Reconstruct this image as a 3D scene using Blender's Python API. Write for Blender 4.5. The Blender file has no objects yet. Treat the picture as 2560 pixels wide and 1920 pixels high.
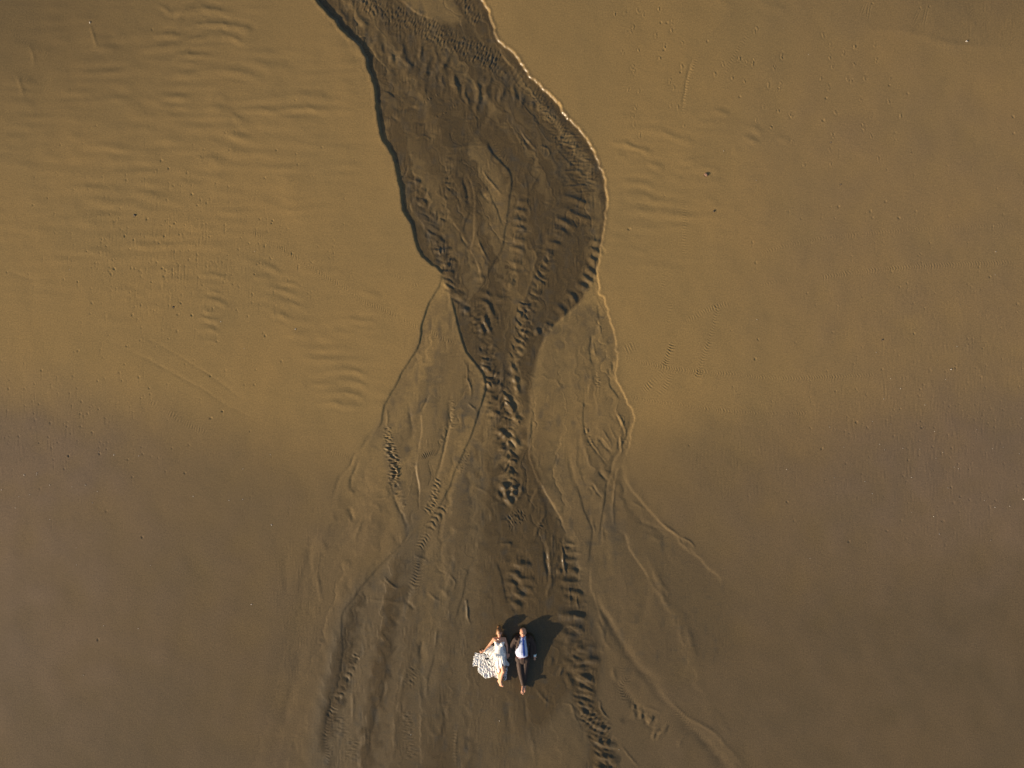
import bpy, bmesh, math, random
import numpy as np
from mathutils import Vector, Matrix
from mathutils.bvhtree import BVHTree

scene = bpy.context.scene
# ---------------------------------------------------------------- camera
S = 0.01095            # metres per photo pixel on the sand
H = 17.0               # flying height of the camera
cam_d = bpy.data.cameras.new("camera")
cam_d.sensor_width = 36.0
cam_d.lens = 36.0 * H / (2560 * S)
cam_d.clip_start = 0.1
cam_d.clip_end = 6000
cam = bpy.data.objects.new("camera", cam_d)
cam.location = (0, 0, H)
scene.collection.objects.link(cam)
scene.camera = cam
# ---------------------------------------------------------------- light
SUN_EL = math.radians(14.5)
SUN_AZ = math.radians(29.0)          # direction the light travels, from +X
world = bpy.data.worlds.new("World")
scene.world = world
world.use_nodes = True
nt = world.node_tree
bg = nt.nodes["Background"]
sky = nt.nodes.new("ShaderNodeTexSky")
sky.sky_type = 'NISHITA'
sky.sun_disc = False
sky.sun_elevation = SUN_EL
sky.sun_rotation = math.radians(90) - (SUN_AZ + math.pi)
sky.dust_density = 2.0
nt.links.new(sky.outputs[0], bg.inputs[0])
bg.inputs[1].default_value = 0.075
ld = bpy.data.lights.new("sun", 'SUN')
ld.energy = 4.4
ld.angle = math.radians(0.5)
ld.color = (1.0, 0.80, 0.56)
lo = bpy.data.objects.new("sun", ld)
lv = Vector((math.cos(SUN_AZ) * math.cos(SUN_EL), math.sin(SUN_AZ) * math.cos(SUN_EL), -math.sin(SUN_EL)))
lo.rotation_euler = lv.to_track_quat('-Z', 'Y').to_euler()
lo.location = (-20, -10, 12)
scene.collection.objects.link(lo)
scene.view_settings.view_transform = 'Standard'
scene.view_settings.look = 'None'
scene.view_settings.exposure = 0.86
scene.view_settings.gamma = 1
scene.render.engine = 'CYCLES'
scene.render.resolution_x = 1024
scene.render.resolution_y = 768

# ---------------------------------------------------------------- helpers
def link(o):
    scene.collection.objects.link(o)
    return o

def tag(o, label=None, cat=None, group=None, kind=None):
    if label: o["label"] = label
    if cat: o["category"] = cat
    if group: o["group"] = group
    if kind: o["kind"] = kind
    return o

def W(px, py, z=0.0):
    """photo pixel -> world point at height z"""
    k = (H - z) / H
    return Vector(((px - 1280) * S * k, (960 - py) * S * k, z))

CR = {'A': (700, 0, .28933), 'B': (940, 0, .28933), 'C': (940, 400, .28933), 'D': (900, 760, .28933),
      'E': (1180, 760, .28933), 'G': (700, 1100, .28933), 'H': (1180, 1200, .28933), 'I': (640, 1440, .28933),
      'J': (1280, 1440, .28933), 'K': (0, 0, .43400), 'L': (0, 480, .43400), 'M': (1500, 0, .47920),
      'N': (1500, 700, .47920), 'O': (0, 1125, .47920), 'Q': (1500, 1125, .47920), 'T': (1160, 1520, .13562),
      'F': (0, 0, 1.1573)}

def crop(c, pts):
    x0, y0, k = CR[c]
    return [(x0 + x * k, y0 + y * k) for x, y in pts]

FEATURES = """
# main banks
S A side=1 d=.070>.064>.044>.038>.037>.031>.016 w=5 F=260>260>230>180>130>90>60 ts=0 te=.02 : 150,-220 230,-100 310,0 345,40 440,150 520,240 610,330 680,400 730,490 760,600 800,690 828,780 825,900 845,1050 865,1160 910,1260 965,1340 1000,1470 1035,1600 1040,1670 | C 215,320 225,410 262,480 310,580 340,690 370,780 420,860 480,900 530,930 568,985 600,1040 620,1090
S C side=1 d=.014>.018>.018>.012>.005 w=4 F=65 ts=.02 te=.15 : 575,960 565,1010 540,1090 470,1200 430,1300 395,1420 375,1530 350,1620 330,1659 | D 440,460 370,570 320,670 260,770 210,870 190,950 180,1020 150,1070 110,1130 60,1180 20,1240 0,1290
S C side=1 d=.013>.018>.018>.014>.010>.006 w=4 F=80 ts=.06 te=.1 : 625,1100 645,1180 670,1270 690,1350 710,1460 740,1560 770,1659 | D 930,440 990,510 1050,590 1080,670 1075,760 1050,860 1000,1000 960,1130 900,1260 840,1400 790,1540 | G 1450,430 1390,540 1310,650 1240,740 1150,800 1100,860
S B side=-1 d=.050>.053>.051>.043>.022>.016>.015>.006 w=3.6 F=190>190>190>150>60>55>55>50 ts=0 te=.06 : 800,-230 860,-110 925,0 965,70 990,140 1020,200 1040,270 1060,340 1110,390 1150,410 1200,460 1240,510 1290,580 1340,650 1380,690 1430,740 1490,800 1540,850 1580,900 1620,960 1670,1010 1720,1070 1770,1120 1810,1180 1850,1240 1890,1310 1920,1370 | C 1950,60 1975,150 1990,270 1997,380 1990,500 1970,620 1950,720 1935,800 1925,880 1920,950 | C 1925,1050 1935,1140 1965,1190 1990,1270 2020,1350 2045,1440 2065,1540 2080,1659 | E 1262,420 1258,520 1242,620 1270,690 1320,780 1350,850 1385,920 1397,1000 1385,1100 1355,1200 1330,1280 1310,1380 1290,1480
S B side=1 d=.018>.012>.012 w=5 F=40 tp=.05 : 950,1190 980,1290 1030,1360 1090,1420 1145,1480 1165,1550 | C 1160,250 1145,400 1125,530 1108,600 1100,700 1070,790 1030,860 990,930 960,1010 930,1090
S B side=-1 d=.020>.010 w=4 F=60 tp=.1 : 1070,350 1080,420 1110,490 1150,540 1200,580 1260,620
S B side=-1 d=.028>.004 w=4 F=120 tp=0.02 : 140,-100 235,0 290,50 350,95 410,125 480,150 560,180 640,190
# island V
S C side=1 d=.009 w=4 F=12 tp=.15 : 935,190 970,260 1010,370 1050,460 1080,540 1108,600
S C side=-1 d=.010>.012 w=4 F=30 tp=.06 : 775,90 800,130 830,190 850,290 855,400 850,560 845,680 822,770 860,850 890,930 910,1020 928,1100
R C a=.006 w=3 : 905,80 960,160 1020,230 1060,280 1090,320
R C a=-.008 w=5 : 770,90 765,150 780,240 800,350 820,430
S C side=1 d=.010 w=4 F=15 tp=.2 : 825,430 790,490 760,560 738,630
S C side=-1 d=.012 w=3 F=12 tp=.2 : 660,525 690,565 738,625
R C a=-.007 w=3.5 : 738,620 745,660 780,720 822,770
R C a=.005 w=2.5 : 870,640 900,740 940,820 1000,920
R C a=-.006 w=4 : 890,230 930,310 990,380
R C a=.004 w=3 : 1270,60 1290,160 1305,260 1300,380 1330,450 1310,560
R C a=.004 w=3 : 1430,80 1380,160 1310,280
R C a=.005 w=3 : 1310,620 1350,760 1390,830 1370,900 1355,1010 1320,1100 1290,1200 1260,1290 1240,1400
R C a=-.007 w=6 : 1440,590 1440,680 1430,760 1410,850
R C a=-.006 w=5 : 340,510 400,580 440,650 455,720
S C side=-1 d=.008 w=3 F=10 tp=.2 : 320,130 350,210 330,330 300,400 345,480
R A a=-.008 w=9 : 1860,900 1800,980 1750,1060 1700,1140 1690,1190
R A a=.008 w=7 : 1900,880 1840,960 1790,1030 1775,1090
R B a=.006 w=6 : 1200,960 1130,1010 1060,1060 1010,1130
R B a=-.009 w=4 : 1220,1100 1260,1180 1310,1240 1370,1300
R B a=.008 w=3 : 1240,1110 1290,1190 1340,1250 1390,1310
R B a=.007 w=3 : 1390,1290 1430,1270 1480,1290 1490,1330 1450,1370
R B a=.005 w=5 : 1370,1310 1330,1390 1300,1480 1260,1560 1290,1640
R B a=.006 w=4 : 580,1270 680,1270 790,1260 880,1240
# dark mid channel lines
R D a=-.006 w=3 : 600,770 570,850 525,935
R D a=-.008 w=4 : 785,740 775,850 778,950 772,1050 745,1180 715,1300 690,1420 640,1570
R D a=-.005 w=3 : 718,1110 740,1180
R D a=.006 w=2.6 : 890,480 920,560 930,650 960,780 930,850
R D a=.006 w=2.6 : 930,850 950,880 1000,920
S D side=-1 d=.009 w=3 F=25 tp=.1 : 535,930 535,1050 525,1200 515,1310
S D side=-1 d=.010 w=3 F=22 tp=.1 : 490,1345 495,1450 510,1550 525,1659
S G side=-1 d=.010 w=3 F=22 tp=.1 : 1180,190 1185,290 1210,400 1205,500
R D a=-.005 w=6 : 420,840 430,940 450,1040 455,1100 430,1200
R D a=.005 w=3 : 232,900 240,1000 230,1060
R D a=-.005 w=4 : 150,1070 60,1170 0,1280
R G a=-.006 w=4 : 970,430 1000,530 1050,630 1090,720 1105,780
S G side=1 d=.015>.013>.008>.004>.003 w=5 F=55 ts=.04 te=.2 : 1105,770 1080,850 1020,930 940,1000 860,1080 780,1170 700,1260 640,1350 570,1440 | I 740,340 735,480 740,640 720,820 670,1000 620,1170 590,1330 575,1480 570,1700
R G a=.004 w=3 : 1190,740 1130,820 1040,940 960,1030
R G a=-.006 w=4 : 750,10 690,90 640,140 600,230 520,320 470,450 460,530
R G a=-.005 w=4 : 690,130 660,230 620,340 600,430
R G a=-.008 w=6 : 610,570 630,640 640,700
R G a=.005 w=4 : 720,660 680,740 650,830 640,900
R G a=-.004 w=10 : 640,760 580,860 500,960
R G a=-.004 w=8 : 280,850 250,980 270,1120 260,1200 270,1300
R G a=.004 w=5 : 330,1090 320,1200 340,1300 350,1400
# tree network right
R E a=-.005 w=4 : 1090,0 1100,90 1080,180 1045,270
R E a=.004 w=3 : 1075,0 1085,110 1110,230 1130,330
S E side=1 d=.009 w=4 F=18 tp=.1 : 1030,260 1010,380 1025,480 1050,560
R E a=.005 w=3 : 1040,280 1045,400 1080,465
R E a=.004 w=5 : 1040,560 1030,700 1000,830
S E side=1 d=.009 w=4 F=14 tp=.15 : 1180,620 1185,700 1230,770 1290,840
R E a=-.008 w=4 : 1222,480 1220,560 1215,610
R E a=-.007 w=4 : 1190,550 1185,620
S E side=1 d=.009 w=4 F=15 tp=.12 : 960,790 965,880 955,970 965,1080 1000,1180 1050,1260 1110,1330 1180,1420
R E a=.006 w=3 : 985,1080 1030,1190 1090,1290 1170,1380
R E a=.005 w=4 : 945,1080 960,1200 1000,1310 1030,1400
R E a=-.006 w=3 : 1230,910 1270,1000 1310,1080 1320,1180
R E a=.005 w=3 : 1290,960 1330,1060
R E a=.005 w=3 : 1250,900 1300,1010 1340,1130 1310,1200
R E a=-.007 w=4 : 1380,950 1350,1100 1320,1200 1280,1270 1230,1340 1200,1420 1190,1500 1150,1600 1140,1659
S E side=-1 d=.009 w=3 F=10 tp=.2 : 1105,1145 1160,1200 1190,1240 1230,1275
R E a=-.006 w=3 : 1090,1150 1140,1220 1210,1290
R E a=-.007 w=3 : 1255,1090 1270,1170 1260,1270
R E a=.005 w=3 : 1245,1080 1280,1150 1290,1270 1250,1330
R E a=-.007 w=4 : 1090,1440 1140,1500 1180,1540
S E side=-1 d=.008 w=4 F=30 tp=.1 : 1280,1390 1250,1450 1235,1560 1225,1659
R E a=.004 w=2.5 : 1120,1080 1170,1150 1210,1240
R E a=.004 w=2.5 : 1190,1040 1230,1130 1260,1180
R E a=-.004 w=6 : 820,1130 830,1250 850,1400 880,1500 920,1659
R E a=.0035 w=5 : 1010,1500 1060,1570 1110,1659
R H a=.006 w=3 : 1240,0 1225,100 1220,200 1215,330 1225,400
R H a=-.008 w=3.5 : 1035,20 1080,90 1135,155
S H side=1 d=.011 w=4 F=22 tp=.1 : 1165,0 1150,140 1130,250 1110,370 1095,500
R H a=.005 w=4 : 1130,400 1140,480 1155,570
S H side=1 d=.010 w=5 F=35 tp=.08 : 890,0 910,80 930,150 960,260 1010,370 1030,450 1020,560 1010,650 975,750
R H a=.004 w=3 : 1030,300 1060,430 1080,480
S H side=-1 d=.009 w=5 F=40 tp=.12 : 1030,740 1030,830 1030,920 1060,1010 1090,1110 1130,1230 1150,1320
R H a=-.007 w=9 : 1050,1000 1110,1110 1190,1230 1260,1350 1330,1460
S H side=-1 d=.010>.010 w=6 F=55 tp=.1 : 1300,-80 1340,0 1370,60 1430,140 1500,220 1570,290 1650,380 1720,440 1790,480 1850,560 1950,650 2050,760 2140,840 2200,950
R H a=.006 w=4 : 1590,330 1720,440 1790,490 1800,520 1880,610 1960,670
R H a=.005 w=3 : 1800,480 1870,520 1930,590
S H side=-1 d=.010 w=5 F=30 tp=.12 : 1310,440 1340,500 1370,600 1430,690 1500,790 1550,890
R H a=.004 w=4 : 1370,175 1440,210 1500,260
R H a=-.004 w=5 : 1400,340 1500,370 1600,420 1700,500
R H a=.004 w=6 : 1450,450 1550,480 1650,510
R H a=.005 w=8 : 1570,760 1620,900 1660,1030
R H a=-.004 w=12 : 1530,950 1500,1100 1480,1250
R H a=.004 w=8 : 1830,1200 1880,1330 1900,1450
# central thread right edge (bright)
S E side=-1 d=.012 w=4 F=60 tp=.08 : 545,1160 505,1260 510,1350 540,1440 590,1560 645,1659
S H side=-1 d=.016 w=4 F=60 tp=.05 : 560,-50 580,0 640,110 700,210 760,310 800,400 830,450
S H side=-1 d=.008 w=6 F=50 tp=.1 : 830,440 880,560 910,680 935,780 940,900 960,1010
S D side=-1 d=.007 w=4 F=30 tp=.1 : 1880,0 1790,90 1720,160 1650,210 1620,250 1590,330 1555,410 1530,490
S C side=-1 d=.008 w=5 F=35 tp=.1 : 1915,920 1880,1030 1830,1120 1770,1230 1690,1310 1600,1380 1530,1430 1480,1480 1450,1560 1415,1659
R D a=.007 w=4 : 1235,490 1235,600 1225,720 1210,830 1205,960
R D a=.005 w=4 : 1480,900 1470,1050 1465,1180 1470,1290
R H a=.010 w=4 : 640,265 620,330 580,390 550,450 550,510
R H a=-.012 w=5 : 625,545 640,640 650,760 670,850
R H a=.010 w=4 : 655,560 665,680 680,800 680,900 640,1010
R H a=.006 w=3 : 700,460 690,560 720,700
R H a=.012 w=2.4 : 760,530 785,600 795,700 805,790 815,850
R H a=.008 w=2.4 : 830,900 845,1000 850,1100 860,1150
R H a=.008 w=2.4 : 900,980 910,1060 930,1130
R H a=.006 w=4 : 380,600 500,560 560,530
S H side=-1 d=.014 w=4 F=20 tp=.15 : 560,60 530,140 500,210 480,280
S H side=-1 d=.016 w=4 F=18 tp=.2 : 480,255 430,290 370,310 300,340 230,355
R H a=.006 w=3 : 190,560 260,545 310,545 360,560
S H side=1 d=.012 w=5 F=25 tp=.15 : 200,700 240,800 265,900 280,1000 310,1100
# lower left details
R G a=.004 w=4 : 740,1370 830,1380 950,1390 1070,1400
R G a=.004 w=4 : 850,1190 920,1240 1000,1270 1070,1260
R G a=-.008 w=4 : 1080,1380 1130,1420 1170,1470
R G a=-.004 w=4 : 1340,1070 1380,1130 1440,1160
R G a=-.006 w=5 : 930,1500 980,1560 1040,1600
R G a=.005 w=3 : 1460,1150 1510,1230 1500,1300
R G a=.004 w=4 : 1270,1310 1330,1370 1400,1400
R G a=.004 w=4 : 1370,1260 1430,1320 1450,1370
S G side=1 d=.008 w=5 F=25 tp=.1 : 1640,1080 1610,1180 1590,1290 1540,1440 1500,1600
R G a=.007 w=3 : 1600,1370 1620,1480 1640,1570
R G a=-.006 w=5 : 1610,1390 1610,1500
R G a=.004 w=7 : 1820,780 1740,880 1680,980 1640,1060
R G a=.003 w=5 : 1470,770 1560,780 1640,770 1740,800
R G a=.004 w=3 : 1160,990 1220,1010 1290,1040
R G a=.003 w=4 : 1620,380 1700,410 1790,460 1840,540 1800,610
R I a=.006 w=3 : 1565,450 1555,560 1535,640
S I side=1 d=.007 w=5 F=30 tp=.15 : 1540,650 1500,800 1480,900 1480,1010 1485,1100
R I a=.004 w=6 : 1475,1130 1480,1230 1510,1330 1560,1370 1600,1330 1610,1200 1600,1050 1590,980
R I a=.006 w=4 : 835,1000 835,1100 828,1280
R I a=-.004 w=10 : 1270,900 1250,1050 1240,1150 1260,1300
R I a=-.006 w=9 : 700,950 660,1080 620,1230 590,1380 580,1480
R I a=-.004 w=12 : 420,600 380,720 390,820
R I a=-.003 w=14 : 380,1200 320,1350 200,1450 100,1550
R I a=-.005 w=5 : 1110,880 1100,1000 1070,1080
R I a=-.005 w=5 : 1000,600 1060,570 1100,540
R I a=-.004 w=5 : 1250,590 1200,650 1130,720
R I a=.004 w=5 : 1000,640 1080,590 1170,520 1240,480
R I a=.005 w=3 : 1100,1.0 1200,100 1250,110
R I a=-.005 w=6 : 1430,540 1420,640 1400,700
R I a=.005 w=3 : 1820,200 1810,250
R I a=.006 w=3 : 1815,200 1830,280 1825,350 1845,420
R I a=.003 w=6 : 1210,1200 1200,1400 1190,1600
R I a=-.003 w=8 : 1880,1350 1870,1550
R I a=-.004 w=4 : 1600,1000 1600,1130 1650,1260
R I a=.004 w=3 : 1740,1300 1725,1450 1725,1659
R I a=-.003 w=6 : 980,1350 970,1480
R I a=.003 w=4 : 1540,350 1520,400
R J a=.004 w=3 : 200,950 260,1050 340,1110
R J a=-.005 w=4 : 100,1030 120,1200 130,1330
R J a=.0035 w=5 : 130,1250 180,1450 200,1659
R J a=.004 w=3 : 420,1090 510,1110 540,1200 600,1350
R J a=.006 w=3 : 740,1070 760,1150 830,1250
R J a=-.009 w=12 : 700,100 760,260 850,420 950,600 1100,800 1200,900 1300,1050 1430,1200
R J a=.005 w=6 : 740,380 780,480 800,560 870,650
R J a=.005 w=5 : 880,780 870,830 900,920
R J a=-.006 w=9 : 1040,1170 980,1210 930,1240
R J a=.004 w=6 : 1200,880 1290,980 1400,1110 1540,1230 1750,1350 1880,1500 2050,1700
R J a=-.010 w=14 : 1400,1180 1540,1320 1700,1470 1850,1650 2000,1800
R J a=.005 w=4 : 1130,1120 1200,1150 1290,1190
R J a=.005 w=4 : 1350,1290 1320,1360 1270,1430
R J a=.004 w=4 : 1250,1290 1220,1360
R J a=.004 w=5 : 1520,1370 1470,1420 1440,1480
R J a=.003 w=5 : 1170,0 1220,80 1320,220 1350,350
R J a=.003 w=10 : 1500,450 1550,600 1600,750
R J a=.005 w=4 : 650,1330 740,1390 800,1470 900,1480
R J a=.004 w=3 : 930,1450 1000,1540 1100,1659
# top fan ribs
C A a=.007 w=6 : 620,90 640,150 700,210 730,260
C A a=.009 w=7 : 820,220 850,330 840,420 870,480
C A a=.008 w=6 : 740,160 715,230 725,280
C A a=.006 w=5 : 880,350 870,420 890,470
C A a=.007 w=6 : 1030,330 1060,420 1030,480 1040,560
C A a=.006 w=5 : 950,440 960,510 940,560
C A a=.006 w=6 : 1110,420 1080,480 1130,560 1100,620
C A a=.008 w=5 : 1240,370 1220,450 1200,510
C A a=.009 w=6 : 1310,480 1270,560 1240,640 1230,700
C A a=.010 w=7 : 1470,430 1460,490 1410,560 1360,620 1340,710
C A a=.008 w=5 : 1400,600 1385,680 1420,760
C A a=.010 w=7 : 1560,580 1510,660 1500,720 1520,790 1490,870
C A a=.008 w=5 : 1600,700 1590,790 1620,880 1630,940
C A a=.010 w=6 : 1740,640 1690,700 1710,800 1700,930 1700,980
C A a=.010 w=6 : 1840,670 1790,740 1780,810 1800,880
C A a=.010 w=6 : 1960,730 1900,840 1880,900
C A a=.008 w=5 : 2010,720 2040,820 2050,870
C A a=.009 w=5 : 2110,800 2090,940
C A a=.008 w=5 : 2170,860 2150,930
C A a=.005 w=8 : 1150,680 1130,750 1180,830
C A a=.005 w=8 : 1250,760 1240,860
C A a=.005 w=7 : 930,600 980,670
C A a=.005 w=7 : 560,-20 590,50
C A a=.006 w=6 : 500,60 540,120 600,190
R A a=.006 w=8 : 830,600 950,690 1030,720
S A side=1 d=.012 w=3 F=12 tp=.2 : 885,783 940,800 1000,850
R A a=-.006 w=3.5 : 950,985 1030,1055
R A a=-.006 w=3.5 : 1090,1055 1160,1045 1250,1060 1350,1010 1440,960
R A a=.007 w=3.5 : 1170,1190 1240,1170 1310,1210
R A a=-.006 w=6 : 1240,1170 1290,1200
R A a=-.005 w=4 : 960,920 1040,950 1150,930 1220,910
R A a=.004 w=7 : 1050,860 1150,900 1250,920
R A a=.004 w=6 : 1300,1120 1400,1110 1500,1060 1600,1040
R A a=.004 w=6 : 1430,1390 1530,1400 1640,1400
# horizontal lines right side of channel
S C side=1 d=.006 w=3 F=10 tp=.2 : 1600,228 1700,218 1840,210
R C a=-.005 w=3 : 1540,95 1700,75 1800,60
C C a=.010 w=6 : 1560,325 1640,322 1740,350 1830,380 1890,375
C C a=.011 w=7 : 1560,410 1640,420 1720,465 1790,505 1850,515 1980,515
C C a=.012 w=7 : 1545,515 1610,520 1680,560 1735,605
C C a=.012 w=7 : 1520,600 1590,600 1650,640 1670,670
C C a=.011 w=7 : 1470,660 1560,660 1620,700
C C a=.012 w=7 : 1470,720 1540,720 1600,750
C C a=.009 w=6 : 1480,790 1540,820
C C a=.011 w=6 : 1850,690 1920,710 1960,712
C C a=.012 w=7 : 1850,770 1920,800 1940,830
C C a=.012 w=7 : 1830,850 1880,880 1910,900
C C a=.012 w=7 : 1810,930 1870,970 1900,1000
C C a=.012 w=7 : 1780,1000 1830,1040 1870,1080
C C a=.013 w=6 : 1720,1075 1770,1100 1830,1140
C C a=.013 w=6 : 1640,1150 1700,1180 1730,1240
C C a=.013 w=6 : 1550,1240 1610,1290 1630,1340 1600,1380
C C a=.012 w=5 : 1455,1410 1500,1440 1530,1440
C C a=.012 w=5 : 1375,1455 1410,1490 1415,1520
C C a=.010 w=6 : 1450,1440 1480,1460
# ladder center x ~ 1240
C C a=.012 w=6 : 1215,350 1260,360 1300,385
C C a=.013 w=6 : 1200,430 1250,435 1300,430
C C a=.013 w=6 : 1180,520 1240,525 1300,535
C C a=.013 w=6 : 1180,600 1240,590 1300,600
C C a=.013 w=6 : 1180,675 1230,675 1300,680
C C a=.012 w=6 : 1150,770 1210,755 1300,775
C C a=.010 w=7 : 1140,880 1220,900 1260,900
C C a=.010 w=7 : 1150,950 1210,960 1230,980
C C a=.012 w=7 : 1110,1020 1160,1030 1210,1070
C C a=.012 w=7 : 1090,1080 1150,1080 1190,1110
C C a=.009 w=6 : 1000,1160 1060,1190 1110,1200 1160,1190
C C a=.009 w=6 : 860,1110 900,1105 940,1110
C C a=.010 w=6 : 860,1160 920,1155 980,1180 1010,1200
L B hw=11 wl=7>9 a=.005 c=.3 : 1020,1180 1060,1280 1110,1370 1150,1440
L C hw=15>20 wl=19>21 a=.010 c=-.5 : 1290,1420 1330,1300 1370,1170 1430,1030 1480,900 1500,820
L C hw=16 wl=17 a=.008 c=.4 : 1220,1659 1270,1560 1310,1440 1330,1340
L C hw=12 wl=14>22 a=.007 c=.4 : 610,60 620,160 640,260 600,380 590,480 590,570
# lumpy left thread
L C hw=22>26 wl=24 a=.008 c=.6 : 210,80 320,190 400,310 450,420 500,560 520,660 560,780 600,900 640,1010 700,1130
C C a=.015 w=5 : 505,800 540,785 590,775 650,745
C C a=.015 w=5 : 550,920 590,905 640,880 690,860
C C a=.010 w=6 : 360,350 410,340 450,380
C C a=.010 w=6 : 280,190 340,180 400,200
C C a=.010 w=7 : 500,690 560,680 600,690
C C a=.010 w=6 : 590,1080 640,1080
C C a=.011 w=6 : 630,1140 700,1160 790,1190
C C a=.010 w=6 : 600,1000 680,990 
C C a=.012 w=5 : 720,1300 770,1290 820,1320
N C a=.010 hw=16 wl=9 : 520,790 640,770
N C a=.010 hw=16 wl=9 : 560,920 680,890
# braided knot at C(900,1350)
C C a=.012 w=6 : 870,1240 910,1220 960,1240 990,1310 1040,1390
C C a=.012 w=5 : 930,1330 940,1400 980,1480 990,1520
C C a=.014 w=5 : 910,1400 915,1460 930,1510
N C a=.010 hw=26 wl=12 : 850,1250 880,1350 900,1450 930,1540
# central standing waves (water)
L D hw=25 wl=24 a=.014 c=.7 : 1080,330 1100,430 1120,540 1150,640 1160,740
L D hw=20 wl=22 a=.010 c=.7 : 1430,-40 1400,120 1390,250 1360,380 1340,480
C D a=.018 w=7 : 1060,480 1110,510 1180,500
C D a=.016 w=7 : 1080,590 1130,600 1200,600
C D a=.016 w=7 : 1100,660 1160,690 1230,690
C D a=.014 w=6 : 1130,770 1180,790 1210,830
C D a=.016 w=7 : 1270,550 1310,580 1360,580
C D a=.014 w=6 : 1290,620 1330,600 1350,680 1380,790
C D a=.016 w=6 : 1230,810 1260,800 1290,860 1320,930 1370,960
C D a=.016 w=6 : 1110,940 1160,945 1200,965
C D a=.018 w=6 : 1270,1000 1310,1060 1350,1085 1380,1085
C D a=.018 w=7 : 1160,1100 1200,1100 1260,1140 1310,1170
C D a=.014 w=6 : 1310,1130 1350,1200 1380,1240
C D a=.016 w=9 : 1190,1230 1240,1230 1300,1240 1350,1260
C D a=.018 w=10 : 1210,1340 1270,1360 1340,1360 1380,1350
C D a=.016 w=10 : 1220,1450 1270,1480 1330,1460
C D a=.015 w=9 : 1210,1530 1260,1560 1310,1580 1350,1540
C D a=.014 w=6 : 1200,1620 1240,1650 1280,1700
C D a=.010 w=5 : 1420,1450 1400,1560 1420,1650
C H a=.014 w=6 : 250,10 290,60 320,150 380,230
C H a=.014 w=6 : 450,40 430,130 400,220
C H a=.014 w=6 : 380,20 350,130 320,200
C H a=.012 w=6 : 250,120 280,190 320,240
N H a=.009 hw=18 wl=7 : 280,360 350,340 420,310 470,280
N H a=.009 hw=16 wl=9 : 330,390 390,410
N H a=.010 hw=8 wl=8 : 620,350 570,420
N D a=.012 hw=10 wl=7 : 1150,950 1200,990
N D a=.014 hw=9 wl=7 : 1210,1250 1240,1290
N D a=.014 hw=9 wl=7 : 1240,1380 1290,1400
N D a=.012 hw=9 wl=7 : 1250,1560 1280,1620
# lower central bars
C H a=.009 w=6 : 250,550 300,545 350,560
C H a=.016 w=9 : 270,700 360,710 440,700 500,690
C H a=.013 w=7 : 360,740 440,745 520,735
C H a=.015 w=7 : 290,830 320,800 370,805 420,845 480,860 540,860
C H a=.014 w=7 : 270,920 310,895 370,905 400,950 440,990 500,1010
C H a=.012 w=7 : 310,990 360,990 420,1040
C H a=.012 w=7 : 330,1060 390,1060 440,1100
C H a=.010 w=7 : 400,890 460,910 530,940
C H a=.013 w=7 : 800,540 850,540 880,560
C H a=.012 w=6 : 800,600 850,605 890,600
C H a=.014 w=7 : 770,695 850,695 910,700
C H a=.014 w=7 : 820,780 860,765 920,780
C H a=.012 w=7 : 730,780 780,790
C H a=.013 w=7 : 740,880 830,880 940,880
C H a=.015 w=7 : 850,960 900,970 960,980
C H a=.014 w=7 : 880,1080 940,1080 990,1090
C H a=.022 w=10 : 740,1165 830,1160 920,1170 1000,1190
C H a=.018 w=10 : 760,1300 830,1320 870,1290
C H a=.014 w=9 : 820,1220 900,1250 980,1300
C H a=.016 w=10 : 800,1380 880,1390 960,1400
C H a=.022 w=10 : 780,1445 880,1470 980,1460 1080,1430
C H a=.020 w=10 : 840,1530 920,1545 1040,1555 1110,1570
C H a=.018 w=10 : 780,1570 900,1610 1000,1640
C H a=.016 w=9 : 870,1640 950,1690 1030,1710
C J a=.016 w=9 : 560,860 630,890 720,920
C J a=.014 w=8 : 560,780 640,800 740,820
C J a=.016 w=8 : 570,960 650,990 730,1010
C J a=.014 w=8 : 560,1090 620,1100 680,1130
C J a=.014 w=7 : 590,1180 640,1190 700,1220
C J a=.012 w=7 : 700,1280 770,1290 830,1290
N J a=.013 hw=22 wl=10 : 620,1150 700,1250 780,1330 800,1450
C J a=.014 w=6 : 680,1380 740,1430 820,1450 910,1450
C J a=.020 w=9 : 700,1560 800,1570 940,1565
C J a=.014 w=7 : 780,1600 850,1610 930,1600
C J a=.020 w=9 : 700,1659 780,1655 860,1670
C J a=.018 w=9 : 720,1760 820,1750 900,1770
C J a=.010 w=6 : 460,840 500,940 540,980
C J a=.009 w=5 : 360,700 340,780
C J a=.009 w=5 : 430,760 390,860
# right thread claw ripples
C J a=.008 w=4 : 1060,1110 1050,1150
C J a=.009 w=5 : 1110,1180 1090,1140
C J a=.010 w=5 : 1160,1180 1140,1250
C J a=.010 w=5 : 1200,1220 1160,1260
C J a=.010 w=5 : 1240,1220 1190,1300
C J a=.010 w=5 : 1280,1320 1230,1370 1210,1420
C J a=.009 w=5 : 1350,1290 1290,1360 1260,1430
L J hw=16 wl=7 a=.0035 c=.6 : 960,760 1000,860 960,950 980,1040 1060,1120
L J hw=14 wl=7 a=.004 c=.6 : 1400,1130 1540,1300 1620,1400 1700,1520
L J hw=12 wl=6 a=.0025 c=.4 : 1150,1180 1280,1240 1400,1330 1500,1380
L I hw=10>13 wl=20>16 a=.009>.007 c=-.5 : 880,660 830,800 790,880 750,960 720,1040 690,1110
L I hw=12 wl=9>7 a=.005>.004 c=.4 : 690,1110 650,1200 630,1300 610,1400 630,1500 645,1660
N I a=.007 hw=12 wl=9 : 880,640 850,720 820,780
L G hw=14 wl=15>13 a=.009 c=-.4 : 1425,550 1370,640 1330,700 1290,790
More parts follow.
